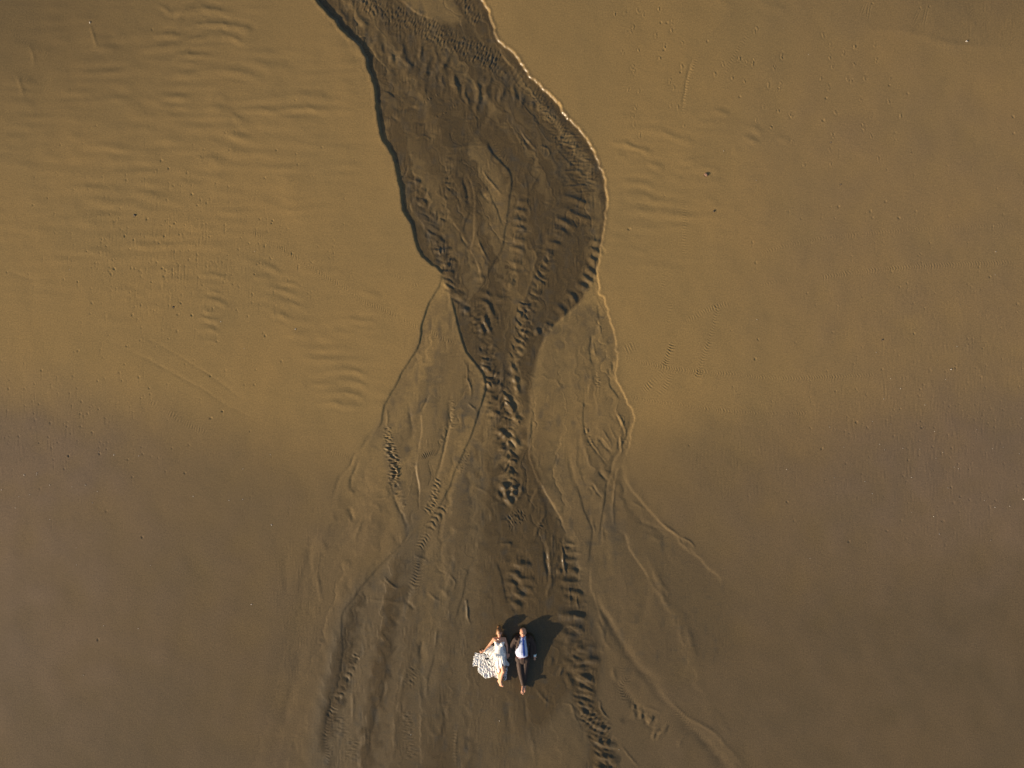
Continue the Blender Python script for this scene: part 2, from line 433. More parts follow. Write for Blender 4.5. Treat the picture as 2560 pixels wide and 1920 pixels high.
L G hw=14 wl=10>8 a=.006 c=-.4 : 1290,790 1230,880 1190,950 
L G hw=18 wl=8 a=.004 c=.5 : 1190,1000 1200,1100 1160,1250 1120,1360
L I hw=7 wl=8 a=.003 c=0 : 1715,1300 1720,1659
N I a=.004 hw=18 wl=9 : 1380,780 1300,950
N I a=.004 hw=18 wl=8 : 1300,1150 1330,1400 1350,1600
N I a=.004 hw=20 wl=8 : 830,1380 830,1600
N I a=.003 hw=24 wl=8 : 700,1200 740,1400
# lumpy braided left
N D a=.012 hw=10>16 wl=7 : 235,1050 240,1150 270,1250 300,1370 290,1500 310,1600
N G a=.012 hw=14>8 wl=7 : 920,20 960,150 1000,270 985,360
N G a=.007 hw=14>8 wl=8 : 1000,400 1040,500 1080,610
N G a=.010 hw=9>14 wl=8 : 1370,320 1345,430 1320,540 1260,640
N D a=.006 hw=6 wl=8 : 780,800 800,900 800,1000 790,1100
N E a=.010 hw=6 wl=7 : 1075,560 1085,650 1095,740
N E a=.008 hw=7 wl=7 : 975,1060 1010,1160 1040,1240
N D a=.004 hw=12 wl=5 : 950,1250 900,1350 850,1460
L D hw=8 wl=4.5 a=.009 c=0 : 510,1340 570,1310 660,1270
L D hw=8 wl=4.5 a=.006 c=0 : 530,1315 600,1280 670,1250
L G hw=8 wl=5.5 a=.005 c=0 : 370,75 450,110 530,130 620,160
# rough band at top
N A a=.008 th=110 hw=32 wl=7 : 600,-150 750,0 900,80 1100,165 1300,260 1500,360 1700,440 1900,540
L A hw=24 wl=9>13 a=.006 c=0 : 1500,370 1700,450 1900,560 2050,660 2180,760
N B a=.008 th=110 hw=22 wl=8 : 700,-60 800,60 850,140 900,200
L B hw=26 wl=9 a=.004 c=.5 : 1330,770 1450,900 1540,1060 1620,1200 1720,1300
N B a=.004 hw=26 wl=6 : 1330,770 1450,900 1540,1060 1620,1200 1720,1300 1750,1450
R B a=.006 w=2.4 : 1560,1230 1620,1130 1680,1080
R B a=.005 w=2.2 : 1500,1250 1600,1220 1700,1250 1780,1230
R B a=.004 w=2.2 : 1720,1240 1700,1350 1690,1450
R B a=.005 w=2.4 : 1590,1460 1690,1480 1800,1450
R B a=.007 w=3 : 1600,1610 1720,1600 1850,1590
N B a=.004 hw=14 wl=6 : 1590,980 1500,1010 1450,960
N A a=.008 hw=4 wl=7 : 1220,905 1270,860 1340,820 1390,800
N A a=.006 hw=4 wl=6 : 1330,1010 1440,960 1540,890
# left beach ripples (K)
C K a=0.0067 w=8 : 920,140 1000,120 1060,70 1160,50 1280,65 1380,75
C K a=0.0056 w=7 : 900,20 1000,70 1100,30 1200,5
C K a=0.0067 w=7 : 1060,170 1130,140 1250,135 1350,150 1440,165
C K a=0.0067 w=7 : 880,210 950,200 1040,190
C K a=0.0067 w=7 : 830,300 900,270 1020,260 1180,215 1300,210 1400,240 1480,235
C K a=0.0056 w=7 : 990,345 1080,320 1200,320
C K a=0.0056 w=9 : 1010,430 1100,415 1240,410 1400,420 1540,465
C K a=0.0030 w=9 : 500,450 620,420 740,395 860,400 930,390
C K a=0.0030 w=10 : 380,350 500,350 640,330 760,310
C K a=0.0030 w=9 : 420,600 540,590 660,570 760,580
C K a=0.0030 w=9 : 780,570 880,585 1000,590
C K a=0.0030 w=9 : 640,190 760,205 840,190
C K a=0.0037 w=9 : 1340,530 1440,545 1600,560 1750,550 1900,570 2050,580
C K a=0.0045 w=8 : 1370,630 1480,625 1600,635 1750,625 1900,635 2060,640
C K a=0.0030 w=9 : 1300,700 1450,710 1650,710 1800,715 2000,725
C K a=0.0037 w=10 : 1180,660 1250,650 1330,660 1380,690 1440,730
C K a=0.0037 w=10 : 1180,740 1260,745 1380,750
C K a=0.0037 w=10 : 1120,820 1190,805 1260,830 1340,870 1450,900
C K a=0.0037 w=9 : 1120,905 1200,905 1300,920
C K a=0.0030 w=9 : 1130,510 1220,495 1320,510
C K a=0.0030 w=9 : 1180,570 1250,550 1320,580
C K a=0.0030 w=10 : 0,610 80,600 200,605
C K a=0.0030 w=11 : 0,700 90,705 190,700
C K a=0.0030 w=10 : 0,800 80,795 150,800
C K a=0.0023 w=10 : 250,520 380,510 520,520
C K a=0.0030 w=9 : 720,740 800,740 900,740
C K a=0.0023 w=9 : 740,670 860,660 940,680
C K a=0.0023 w=10 : 370,905 500,905 620,900 760,900
C K a=0.0023 w=10 : 300,1000 500,1010 720,1000 960,1000
C K a=0.0023 w=10 : 100,1080 300,1100 560,1090 800,1090
C K a=0.0026 w=10 : 300,1150 500,1150 700,1165 900,1145 1100,1160
C K a=0.0023 w=10 : 1300,1060 1450,1060 1650,1050 1900,1070
C K a=0.0023 w=10 : 1280,960 1450,955 1600,970 1800,980
C K a=0.0023 w=10 : 1450,1120 1550,1180 1700,1220 1900,1220
C K a=0.0023 w=10 : 240,1250 400,1270 600,1250 800,1260
C K a=0.0023 w=9 : 900,1280 1100,1280 1230,1260 1330,1270
C K a=0.0023 w=9 : 640,1360 800,1360 1000,1360 1130,1350
C K a=0.0030 w=8 : 600,1420 800,1420 1000,1410 1200,1415 1330,1440
C K a=0.0023 w=9 : 560,1480 750,1490 900,1470
C K a=0.0023 w=9 : 1500,800 1650,815 1800,830
C K a=0.0023 w=10 : 1500,320 1620,300 1760,290
C K a=0.0034 w=10 : 1430,340 1540,370 1700,410
C K a=0.0023 w=10 : 400,230 500,210 600,215
C K a=0.0045 w=8 : 1360,155 1420,165 1440,200
C L a=0.0034 w=7 : 1350,370 1450,400 1560,430 1620,465 1720,470
C L a=0.0026 w=7 : 1450,490 1560,490
C L a=0.0034 w=6 : 1620,520 1720,530
C L a=0.0034 w=7 : 1500,540 1620,570 1760,610
C L a=0.0034 w=7 : 1540,630 1650,635 1760,665
C L a=0.0034 w=7 : 1540,680 1650,720 1780,750
C L a=0.0026 w=7 : 640,570 740,575 840,590
C L a=0.0026 w=7 : 780,660 900,660 980,665
C L a=0.0026 w=7 : 700,610 850,600
C L a=0.0043 w=6 : 1140,470 1220,475 1320,490
C L a=0.0034 w=6 : 1180,560 1220,570 1280,580
C L a=0.0043 w=6 : 1160,630 1210,620 1280,640 1330,660
C L a=0.0043 w=6 : 1150,735 1200,730 1270,750
C L a=0.0043 w=6 : 1140,790 1200,780 1270,795
C L a=0.0034 w=6 : 1120,860 1190,855 1250,860
C L a=0.0034 w=6 : 1170,680 1240,680
C L a=0.0034 w=6 : 1150,530 1270,535
C L a=0.0043 w=7 : 1760,1045 1850,1040 1960,1020 2050,1025 2130,1065
C L a=0.0051 w=7 : 1780,1110 1880,1105 1960,1085 2050,1100 2130,1135
C L a=0.0051 w=7 : 1810,1165 1920,1155 2020,1160 2110,1190
C L a=0.0043 w=7 : 1810,1225 1920,1220 2000,1230 2100,1235
C L a=0.0026 w=7 : 1750,970 1850,965 1980,970
C L a=0.0026 w=7 : 1820,855 1950,860
C L a=0.0034 w=7 : 1900,735 1980,728 2080,740 2210,750
C L a=0.0026 w=7 : 1880,800 1960,795 2060,815
C L a=0.0026 w=7 : 1780,910 1920,910
C L a=0.0026 w=8 : 2070,580 2200,600
R L a=-0.0015 w=4 : 740,790 900,870 1040,950 1150,1020 1300,1120 1440,1230
R L a=-0.0015 w=4 : 580,830 740,910 900,990 1100,1100 1300,1220 1500,1340
R L a=-0.0015 w=5 : 0,445 100,480 240,520
# right beach ripples (M)
C M a=0.0045 w=7 : 45,730 120,750 200,770 280,800
C M a=0.0037 w=7 : 250,690 350,700 430,720 490,745
C M a=0.0037 w=7 : 580,570 630,580 680,595
C M a=0.0030 w=8 : 470,640 560,640 620,650
C M a=0.0030 w=8 : 740,665 800,670 860,690
C M a=0.0037 w=7 : 740,720 790,730 840,745
C M a=0.0030 w=8 : 690,775 740,790
C M a=0.0030 w=8 : 80,815 140,825
C M a=0.0037 w=8 : 240,860 300,870 340,880
C M a=0.0030 w=8 : 460,850 540,860 640,875
C M a=0.0037 w=8 : 90,940 150,955 220,965 300,990
C M a=0.0030 w=8 : 340,910 430,915
C M a=0.0037 w=8 : 120,1020 220,1020 300,1045 400,1060
C M a=0.0037 w=8 : 120,1105 200,1100 280,1115 400,1120
C M a=0.0030 w=8 : 60,1190 200,1185 330,1200 420,1190
C M a=0.0023 w=8 : 470,1040 550,1035 620,1045
C M a=0.0023 w=8 : 150,1310 250,1320
C M a=0.0030 w=8 : 920,715 990,725
C M a=0.0023 w=8 : 560,940 650,950
C M a=0.0023 w=12 : 800,0 900,30 1000,60
C M a=0.0023 w=12 : 600,0 700,30
# tracks
L L hw=10 wl=6.5 a=0.0047 c=.6 : 1440,230 1580,310 1700,380 1800,450 1900,510 2000,570 2100,640 2212,690
L C hw=10 wl=6.5 a=0.0035 c=.6 : 0,1270 150,1350 300,1430 380,1470
L C hw=9 wl=6.5 a=0.0029 c=.6 : 80,960 220,1030 380,1110
L D hw=8 wl=6.5 a=0.0047 c=.6 : 580,230 680,290 780,330 850,350
L L hw=8 wl=6.5 a=0.0029 c=0 : 820,1180 950,1260 1080,1340 1200,1400
L L hw=9 wl=6.5 a=0.0024 c=0 : 960,1260 1100,1340 1200,1400
L N hw=9 wl=6.5 a=0.0035 c=.6 : 110,400 200,430 340,460 500,480 700,495 900,515 1150,510 1450,498
L N hw=8 wl=6.5 a=0.0029 c=.6 : 150,610 280,635 450,660 700,690 880,700 1100,695
L N hw=9 wl=6.5 a=0.0047 c=.3 : 620,120 610,180 590,260 560,350 530,440 500,520
L N hw=10 wl=6.5 a=0.0064 c=.3 : 380,320 360,390 330,460
L N hw=8 wl=6.5 a=0.0041 c=0 : 425,225 500,190 580,150 680,120
L N hw=12 wl=6.5 a=0.0041 c=0 : 210,590 290,520 340,470
L N hw=10 wl=6.5 a=0.0035 c=0 : 300,610 350,540 380,480
L N hw=14 wl=6.5 a=0.0047 c=0 : 120,370 200,335
L N hw=6 wl=6.5 a=0.0029 c=0 : 330,0 330,70
L N hw=6 wl=6.5 a=0.0035 c=0 : 370,110 350,250
L M hw=6 wl=6.5 a=0.0047 c=0 : 430,960 440,1100 438,1340
L M hw=6 wl=6.5 a=0.0024 c=0 : 605,960 610,1080
L M hw=5 wl=6.5 a=0.0029 c=0 : 335,1410 330,1530
L M hw=7 wl=6.5 a=0.0024 c=.5 : 820,1330 1000,1275 1200,1240 1400,1220 1700,1195 2150,1175
L M hw=7 wl=6.5 a=0.0024 c=.5 : 820,1490 1000,1455
L M hw=9 wl=6.5 a=0.0035 c=.5 : 1150,1450 1350,1420 1500,1405 1700,1390 2180,1370
L M hw=5 wl=6.5 a=0.0035 c=0 : 520,270 480,360 450,460 430,600
R M a=-.004 w=3 : 505,270 465,360 440,480 430,600
R M a=.0025 w=3 : 700,60 620,130 570,180
L M hw=5 wl=6.5 a=0.0029 c=0 : 780,170 700,290 650,400 640,470
L K hw=8 wl=6.5 a=0.0024 c=0 : 20,130 160,250 400,400
L K hw=8 wl=6.5 a=0.0024 c=0 : 0,370 120,420 380,600
L K hw=8 wl=6.5 a=0.0024 c=0 : 100,610 220,680
R K a=.003 w=4 : 515,140 540,210 560,280
R K a=.003 w=5 : 165,250 190,320 200,390
R K a=.003 w=5 : 90,410 120,500 135,580
R M a=.003 w=10 : 1350,140 1450,150 1550,165 1700,190 1800,225 1950,240 2150,240

N D a=.008 hw=26 wl=19 th=0 : 1080,350 1130,650 1170,900 1250,1200 1290,1450 1330,1700
N D a=.008 hw=14 wl=18 th=20 : 1430,-20 1390,250 1350,480 1320,700 1350,950
N C a=.006 hw=20 wl=17 th=20 : 300,150 420,400 520,650 600,950 720,1200 850,1350 930,1520 1050,1700
N C a=.0045 hw=18 wl=16 th=20 : 1480,800 1440,950 1370,1180 1320,1350 1240,1560
N H a=.007 hw=28 wl=16 th=0 : 840,520 870,700 870,900 900,1100 880,1300 930,1500 960,1700
N H a=.006 hw=32 wl=18 th=10 : 380,560 370,800 390,1000 370,1120
N H a=.004 hw=26 wl=14 th=80 : 640,400 680,600 700,850 720,1000
N J a=.009 hw=26 wl=15 th=20 : 620,850 620,1100 700,1300 780,1500 820,1800
N A a=.0028 hw=60 wl=18 th=100 : 500,0 800,350 1200,600 1600,750 2000,800
N B a=.006 hw=40 wl=11 th=0 : 1600,1100 1750,1400 1800,1700

R J a=-.006 w=9 : 880,850 930,950 1020,1060 1120,1200 1200,1300 1300,1400
R I a=-.005 w=9 : 1480,1150 1440,900 1500,700
R I a=-.005 w=9 : 1600,1450 1620,1250 1640,1000
R I a=-.005 w=8 : 1050,950 1030,1150 1000,1400 980,1600
R I a=-.005 w=8 : 900,1330 880,1480 870,1659
R I a=-.005 w=10 : 2150,1000 2190,1250 2200,1500
R I a=-.004 w=10 : 1820,1000 1830,1300 1820,1600
R I a=.005 w=7 : 1350,600 1300,800 1250,1000 1230,1300
R I a=-.006 w=8 : 1450,560 1430,700 1400,850
R G a=-.006 w=8 : 1150,1250 1080,1400 1000,1560
R G a=-.005 w=8 : 1350,850 1250,1000 1180,1200
R G a=-.005 w=7 : 1490,900 1470,1100 1420,1300
R G a=.005 w=6 : 1540,900 1480,1050 1450,1250 1400,1450
R O a=-.005 w=10 : 1640,430 1600,600 1560,800
R O a=-.005 w=12 : 1560,1050 1540,1200 1480,1420 1400,1560
R O a=-.004 w=9 : 1500,500 1490,640 1500,760
R E a=-.006 w=7 : 540,900 520,1050 505,1200
R E a=-.004 w=12 : 700,900 650,1050 680,1200
R E a=-.004 w=10 : 780,1000 760,1150 700,1300
R E a=-.005 w=8 : 480,700 500,850 490,1000
R E a=.004 w=8 : 620,500 700,470 850,430 950,410
R E a=-.004 w=9 : 700,240 820,220 900,260

L D hw=24 wl=21 a=.012 c=-.7 : 1230,700 1240,850 1250,1000 1270,1150 1290,1300 1300,1500 1310,1700
"""
rng = np.random.default_rng(7)

# ================================================================ THE SAND
SP = 1.7                   # grid spacing in photo pixels
X0, X1, Y0, Y1 = -240.0, 2800.0, -240.0, 2160.0
gx = np.arange(X0, X1 + SP, SP); gy = np.arange(Y0, Y1 + SP, SP)
NX, NY = len(gx), len(gy)
Z = np.zeros((NY, NX), np.float32)

FX = np.fft.rfftfreq(NX, SP)[None, :]; FY = np.fft.fftfreq(NY, SP)[:, None]
FR = np.sqrt(FX ** 2 + FY ** 2)
def bandnoise(wl, bw=.35, seed=0, ax=1.0, ay=1.0):
    w = np.random.default_rng(seed).standard_normal((NY, NX)).astype(np.float32)
    fr = np.sqrt((FX * ax) ** 2 + (FY * ay) ** 2) + 1e-9
    g = np.exp(-(np.log(fr * wl) / bw) ** 2)
    o = np.fft.irfft2(np.fft.rfft2(w) * g, s=(NY, NX))
    return (o / o.std()).astype(np.float32)
def blur(a, sig):
    g = np.exp(-2 * (math.pi * sig * FR) ** 2)
    return np.fft.irfft2(np.fft.rfft2(a) * g, s=(NY, NX)).astype(np.float32)
NC = {}
def cnoise(wl, th):
    """small crests elongated along the direction th"""
    wl = round(wl); th = round(th / 30) * 30 % 180
    if (wl, th) not in NC:
        w = np.random.default_rng(wl * 7 + th).standard_normal((NY, NX)).astype(np.float32)
        c, s = math.cos(math.radians(th)), math.sin(math.radians(th))
        u = (FX * c + FY * s) * 2.6; v = -FX * s + FY * c
        g = np.exp(-(np.log((np.sqrt(u * u + v * v) + 1e-9) * wl) / .5) ** 2)
        o = np.fft.irfft2(np.fft.rfft2(w) * g, s=(NY, NX))
        NC[(wl, th)] = (o / o.std()).astype(np.float32)
    return NC[(wl, th)]
warp = bandnoise(60, .6, 3); warp2 = bandnoise(22, .5, 4); lown = bandnoise(160, .7, 5)

def smooth_path(pts, step=3.5, jit=0.0, seed=0):
    P = np.array(pts, float)
    if len(P) > 2:
        Q = np.vstack([2 * P[0] - P[1], P, 2 * P[-1] - P[-2]])
        out = []
        for i in range(1, len(Q) - 2):
            p0, p1, p2, p3 = Q[i - 1], Q[i], Q[i + 1], Q[i + 2]
            n = max(2, int(np.linalg.norm(p2 - p1) / step))
            t = np.linspace(0, 1, n, endpoint=False)[:, None]
            out.append(.5 * ((2 * p1) + (-p0 + p2) * t + (2 * p0 - 5 * p1 + 4 * p2 - p3) * t ** 2 + (-p0 + 3 * p1 - 3 * p2 + p3) * t ** 3))
        out.append(P[-1:]); P = np.vstack(out)
    else:
        n = max(2, int(np.linalg.norm(P[1] - P[0]) / step))
        P = P[0] + (P[1] - P[0]) * np.linspace(0, 1, n)[:, None]
    if jit > 0 and len(P) > 6:
        r = np.random.default_rng(seed)
        d = np.gradient(P, axis=0); d /= np.linalg.norm(d, axis=1)[:, None] + 1e-9
        nn = np.stack([-d[:, 1], d[:, 0]], 1)
        w = np.zeros(len(P))
        for k, a in ((3, .5), (7, 1.0), (16, 1.0)):
            q = np.convolve(r.standard_normal(len(P) + 4 * k), np.hanning(2 * k + 1), 'same')[2 * k:2 * k + len(P)]
            w += a * q / (q.std() + 1e-9)
        P = P + nn * (w * jit / 1.5)[:, None]
    return P

def path_field(P, R):
    """nearest distance, signed side (+ = right hand when walking down the photo is photo-right), arc length"""
    xa, ya = P.min(0) - R; xb, yb = P.max(0) + R
    i0 = max(0, int((xa - X0) / SP)); i1 = min(NX, int((xb - X0) / SP) + 2)
    j0 = max(0, int((ya - Y0) / SP)); j1 = min(NY, int((yb - Y0) / SP) + 2)
    if i1 <= i0 or j1 <= j0: return None
    D = np.full((j1 - j0, i1 - i0), R * R, np.float32)
    A = np.zeros_like(D); SG = np.ones_like(D)
    seg = np.diff(P, axis=0); L = np.sqrt((seg ** 2).sum(1)); cum = np.concatenate([[0], np.cumsum(L)])
    for k in range(len(seg)):
        if L[k] < 1e-6: continue
        p, q = P[k], P[k + 1]
        a0 = max(i0, int((min(p[0], q[0]) - R - X0) / SP)); a1 = min(i1, int((max(p[0], q[0]) + R - X0) / SP) + 2)
        b0 = max(j0, int((min(p[1], q[1]) - R - Y0) / SP)); b1 = min(j1, int((max(p[1], q[1]) + R - Y0) / SP) + 2)
        if a1 <= a0 or b1 <= b0: continue
        x = gx[a0:a1][None, :] - p[0]; y = gy[b0:b1][:, None] - p[1]
        u = seg[k] / L[k]
        t = np.clip(x * u[0] + y * u[1], 0, L[k])
        dx = x - t * u[0]; dy = y - t * u[1]
        d2 = dx * dx + dy * dy
        sl = (slice(b0 - j0, b1 - j0), slice(a0 - i0, a1 - i0))
        m = d2 < D[sl]
        cr = -(u[0] * y - u[1] * x)
        D[sl] = np.where(m, d2, D[sl]); A[sl] = np.where(m, t + cum[k], A[sl]); SG[sl] = np.where(m, np.sign(cr), SG[sl])
    return (slice(j0, j1), slice(i0, i1)), np.sqrt(D), SG, A, cum[-1]

def sstep(x):
    x = np.clip(x, 0, 1); return x * x * (3 - 2 * x)
def taper(A, L, f):
    if f <= 0: return 1.0
    return sstep(A / (f * L)) * sstep((L - A) / (f * L))

def rngv(s):
    if '>' in s:
        a, b = s.split('>'); return float(a), float(b)
    return float(s), float(s)

def crumbs(path, n, seed):
    r_ = random.Random(seed)
    for _ in range(n):
        k = r_.randrange(2, len(path) - 2); p, q = path[k - 1], path[k + 1]
        d = q - p; d = d / (np.linalg.norm(d) + 1e-6); o = r_.uniform(1, 7)
        CRUMB.append((path[k][0] + d[1] * -o, path[k][1] + d[0] * o, r_.uniform(1.5, 3.2), r_.uniform(.006, .014)))
CRUMB = []
GAIN = dict(S=1.0, R=1.6, C=1.6, L=1.5, N=1.1)
cnt = 0
for line in FEATURES.strip().splitlines():
    line = line.strip()
    if not line or line[0] == '#': continue
    cnt += 1
    head, body = line.split(':')
    hp = head.split(); typ, cc = hp[0], hp[1]
    kw = dict(h.split('=') for h in hp[2:])
    pts = []
    for k, sg_ in enumerate(body.split('|')):
        toks = sg_.split()
        if k: cc = toks[0]; toks = toks[1:]
        pts += crop(cc, [tuple(float(v) for v in p.split(',')) for p in toks])
    g = GAIN[typ]
    if typ == 'S':
        dv = [float(v) for v in kw['d'].split('>')]; d0 = max(dv); w = float(kw['w']); FV = [float(v) for v in kw['F'].split('>')]; F = max(FV); side = int(kw['side'])
        P = smooth_path(pts, 2.0 if d0 > .03 else 3.0, (1.5 if d0 > .03 else .7) * (1.25 if side < 0 and d0 > .03 else 1), cnt)
        if d0 > .055 and side < 0: crumbs(P, 130, cnt)
        r = path_field(P, min(F * 3.2, 420) + w)
        if r is None: continue
        sl, D, SG, A, L = r
        s = D * SG * side
        tp = float(kw.get('tp', .1)); ts = float(kw.get('ts', tp)); te = float(kw.get('te', tp))
        if len(dv) > 3:      # long banks run down the slope: depth follows the slope, not the nearest bend
            cumL = np.concatenate([[0], np.cumsum(np.sqrt((np.diff(P, axis=0) ** 2).sum(1)))])
            ysort = np.maximum.accumulate(P[:, 1]) + np.arange(len(P)) * 1e-4
            Ay = np.interp(gy[sl[0]], ysort, cumL)[:, None] + 0 * A
            near = np.exp(-np.maximum(s, 0) / 10)
            A = A * near + Ay * (1 - near)
        dep = np.interp(A / L, np.linspace(0, 1, len(dv)), dv) * g if len(dv) > 1 else dv[0] * g
        if d0 > .03:
            r1 = np.random.default_rng(cnt + 50); q = np.cumsum(r1.standard_normal(400)) * .0 + r1.standard_normal(400)
            dep = dep * (1 + np.exp(-np.maximum(s, 0) / 9) * (.16 * np.interp(A / 22, np.arange(400), q) + .12 * np.interp(A / 70, np.arange(400), q[::-1])))
        if ts > 0: dep = dep * sstep(A / min(.45 * L, max(ts * L, .7 * FV[0])))
        if te > 0: dep = dep * sstep((L - A) / min(.45 * L, max(te * L, 1.1 * FV[-1])))
        Fa = np.interp(A / L, np.linspace(0, 1, len(FV)), FV) if len(FV) > 1 else F
        rec = np.exp(-np.maximum(s - w, 0) / Fa) * sstep((min(F * 3.2, 420) + w - D) / (F * .8))
        prof = np.where(s > -w * .3, sstep((s + w * .3) / (w * 1.3)) * rec, 0)
        Z[sl] -= (dep * prof).astype(np.float32)
        lip = np.exp(-((s + w * .9) / (w * .8)) ** 2) * dep * .07
        Z[sl] += lip.astype(np.float32)
    elif typ in 'RC':
        a = float(kw['a']) * g; w = float(kw['w'])
        P = smooth_path(pts, 2.5, .8 if typ == 'R' else 1.2, cnt)
        r = path_field(P, w * 3.2)
        if r is None: continue
        sl, D, SG, A, L = r
        if L < 3: continue
        r1 = np.random.default_rng(cnt + 900); nk_ = int(L / 30) + 4
        w1 = np.interp(A / 30 + .5, np.arange(nk_), r1.standard_normal(nk_)); w3 = np.interp(A / 30 + .5, np.arange(nk_), r1.standard_normal(nk_))
        wm = w * np.clip(1 + .15 * w1, .7, 1.4)
        s = D * SG
        tp = np.sqrt(np.clip(taper(A, L, .4), 0, 1)) * np.clip(1 + .22 * w3, .5, 1.5)
        if typ == 'R':
            h = np.exp(-(D / wm) ** 2)
        else:
            h = np.exp(-(s / np.where(s > 0, wm * .75, wm * 1.3)) ** 2) - .35 * np.exp(-((np.abs(s) - wm * 2) / wm) ** 2)
        Z[sl] += (a * h * tp * sstep((w * 3.2 - D) / w)).astype(np.float32)
    elif typ == 'L':
        h0, h1 = rngv(kw['hw']); w0, w1 = rngv(kw['wl']); a0, a1 = rngv(kw['a']); c = float(kw['c'])
        P = smooth_path(pts, 3.0, 0, cnt)
        R = max(h0, h1) * 1.6
        r = path_field(P, R)
        if r is None: continue
        sl, D, SG, A, L = r
        f = A / L; hw = h0 + (h1 - h0) * f; am = (a0 + (a1 - a0) * f) * g
        wlo = w0 + (w1 - w0) * f
        ae = A + c * D + warp2[sl] * wlo * .05 + warp[sl] * wlo * .15
        ph = 2 * math.pi * ae / ((w0 + wlo) * .5)
        env = np.exp(-(D / (hw * .8)) ** 4) * sstep(A / 12) * sstep((L - A) / 12) * np.clip(1 + .3 * warp[sl], .3, 1.6)
        env = env * sstep((R - D) / (hw * .3))
        Z[sl] += (am * env * .5 * (np.sin(ph) + .3 * np.sin(2 * ph + .8))).astype(np.float32)
    elif typ == 'N':
        h0, h1 = rngv(kw['hw']); wl = float(kw['wl']); a = float(kw['a']) * g
        P = smooth_path(pts, 4.0, 0, cnt)
        R = max(h0, h1) * 2
        r = path_field(P, R)
        if r is None: continue
        sl, D, SG, A, L = r
        hw = h0 + (h1 - h0) * A / L
        env = np.exp(-(D / (hw * .9)) ** 4) * (sstep(A / 10) * sstep((L - A) / 10))
        dd = P[-1] - P[0]
        th = float(kw['th']) if 'th' in kw else math.degrees(math.atan2(dd[1], dd[0])) + 90
        Z[sl] += (a * .5 * env * cnoise(wl, th)[sl]).astype(np.float32)

# ---------------------------------------------------------------- wetness (dark damp sand of the channel), other pigments, painted sheen and corner falloff
YY_ = gy[:, None]
def polymask(pts):
    M = np.zeros((NY, NX), bool)
    P = np.array(pts); n = len(P)
    yy = gy
    for j, y in enumerate(yy):
        a = P; b = np.roll(P, -1, 0)
        m = (a[:, 1] <= y) != (b[:, 1] <= y)
        if not m.any(): continue
        xs = np.sort(a[m, 0] + (y - a[m, 1]) * (b[m, 0] - a[m, 0]) / (b[m, 1] - a[m, 1]))
        for k in range(0, len(xs) - 1, 2):
            i0 = int(np.clip((xs[k] - X0) / SP + 1, 0, NX)); i1 = int(np.clip((xs[k + 1] - X0) / SP + 1, 0, NX))
            M[j, i0:i1] = True
    return M.astype(np.float32)
def pl(c, s): return crop(c, [tuple(float(v) for v in p.split(',')) for p in s.split()])

LB = pl('A', "150,-220 230,-100 310,0 345,40 440,150 520,240 610,330 680,400 730,490 760,600 800,690 828,780 825,900 845,1050 865,1160 910,1260 965,1340 1000,1470 1035,1600") + \
     pl('C', "150,0 175,120 200,190 215,320 225,410 262,480 310,580 340,690 370,780 420,860 480,900 530,930 568,985")
RB = pl('B', "800,-230 860,-110 925,0 965,70 990,140 1020,200 1040,270 1060,340 1110,390 1150,410 1200,460 1240,510 1290,580 1340,650 1380,690 1430,740 1490,800 1540,850 1580,900 1620,960 1670,1010 1720,1070 1770,1120 1810,1180 1850,1240 1890,1310 1920,1370") + \
     pl('C', "1950,60 1975,150 1990,270 1997,380 1990,500 1970,620 1950,720 1935,800 1920,880")
mainp = LB + pl('C', "600,1050 640,1180 690,1350 740,1560") + pl('D', "840,200 890,370 990,510 1070,620 1080,700 1100,900 1130,1100 1180,1300") + \
    pl('H', "180,200 230,420 230,600 230,800 270,950 320,1130 480,1130 720,1200 760,1400 700,1500") + pl('J', "430,900 500,1000 570,1200 640,1400 640,1900 980,1900 900,1600 800,1250 740,1000 800,700 700,400") + \
    pl('H', "1010,1100 950,900 900,600 830,450 760,310 640,110") + pl('D', "1470,1250 1450,1050 1480,900 1500,650 1530,480 1600,300 1660,200 1800,80") + pl('C', "1770,1230 1880,1030") + RB[::-1]
mm_ = polymask(mainp); bl_ = sstep((YY_ - 750) / 250)
wet = .98 * (blur(mm_, 4) * (1 - bl_) + blur(mm_, 13) * bl_)
isl = pl('C', "560,60 770,60 840,200 850,560 825,770 925,1100 1060,800 1110,600 1155,300 1150,100 1000,-60 900,-200 700,-150")
isl2 = pl('B', "235,-200 235,0 350,95 480,150 620,190 760,190 700,60 560,-200")
wet *= 1 - .28 * blur(polymask(isl), 16)
wet *= 1 - .55 * blur(polymask(isl2), 5)
fan = pl('D', "1150,900 1078,760 1050,860 1000,1000") + pl('G', "1640,0 1500,300 1310,650 1105,870 940,1000 780,1170 640,1350 540,1500") + pl('I', "700,400 620,800 560,1100 520,1400 500,1900 1900,1900 2200,1700") + pl('J', "500,1000 700,800 740,300") + pl('H', "900,600 640,110 480,-100 300,-400")
wet = np.maximum(wet, .60 * blur(polymask(fan), 20) + .12 * blur(polymask(pl('D', "1100,700 1050,1000 900,1400 760,1700") + pl('H', "-300,700 -200,1500 300,2400 1100,2400 1000,900 700,300 560,-100") + pl('D', "1480,1200 1450,900")), 45))
fr = pl('H', "1340,0 1570,290 1790,480 2050,760 2212,960 2300,1600 1300,1700 1050,1000 1030,600 1130,300 1240,0")
wet = np.maximum(wet, .36 * blur(polymask(fr), 22))
lobes = pl('C', "640,1150 700,1400 770,1659") + pl('D', "880,400 1070,650 1000,1000 900,1260 790,1540") + pl('G', "1105,870 1000,600 900,200 760,0") + pl('D', "190,950 260,770 440,460 530,190 600,0")
wet = np.maximum(wet, .46 * blur(polymask(lobes), 8))
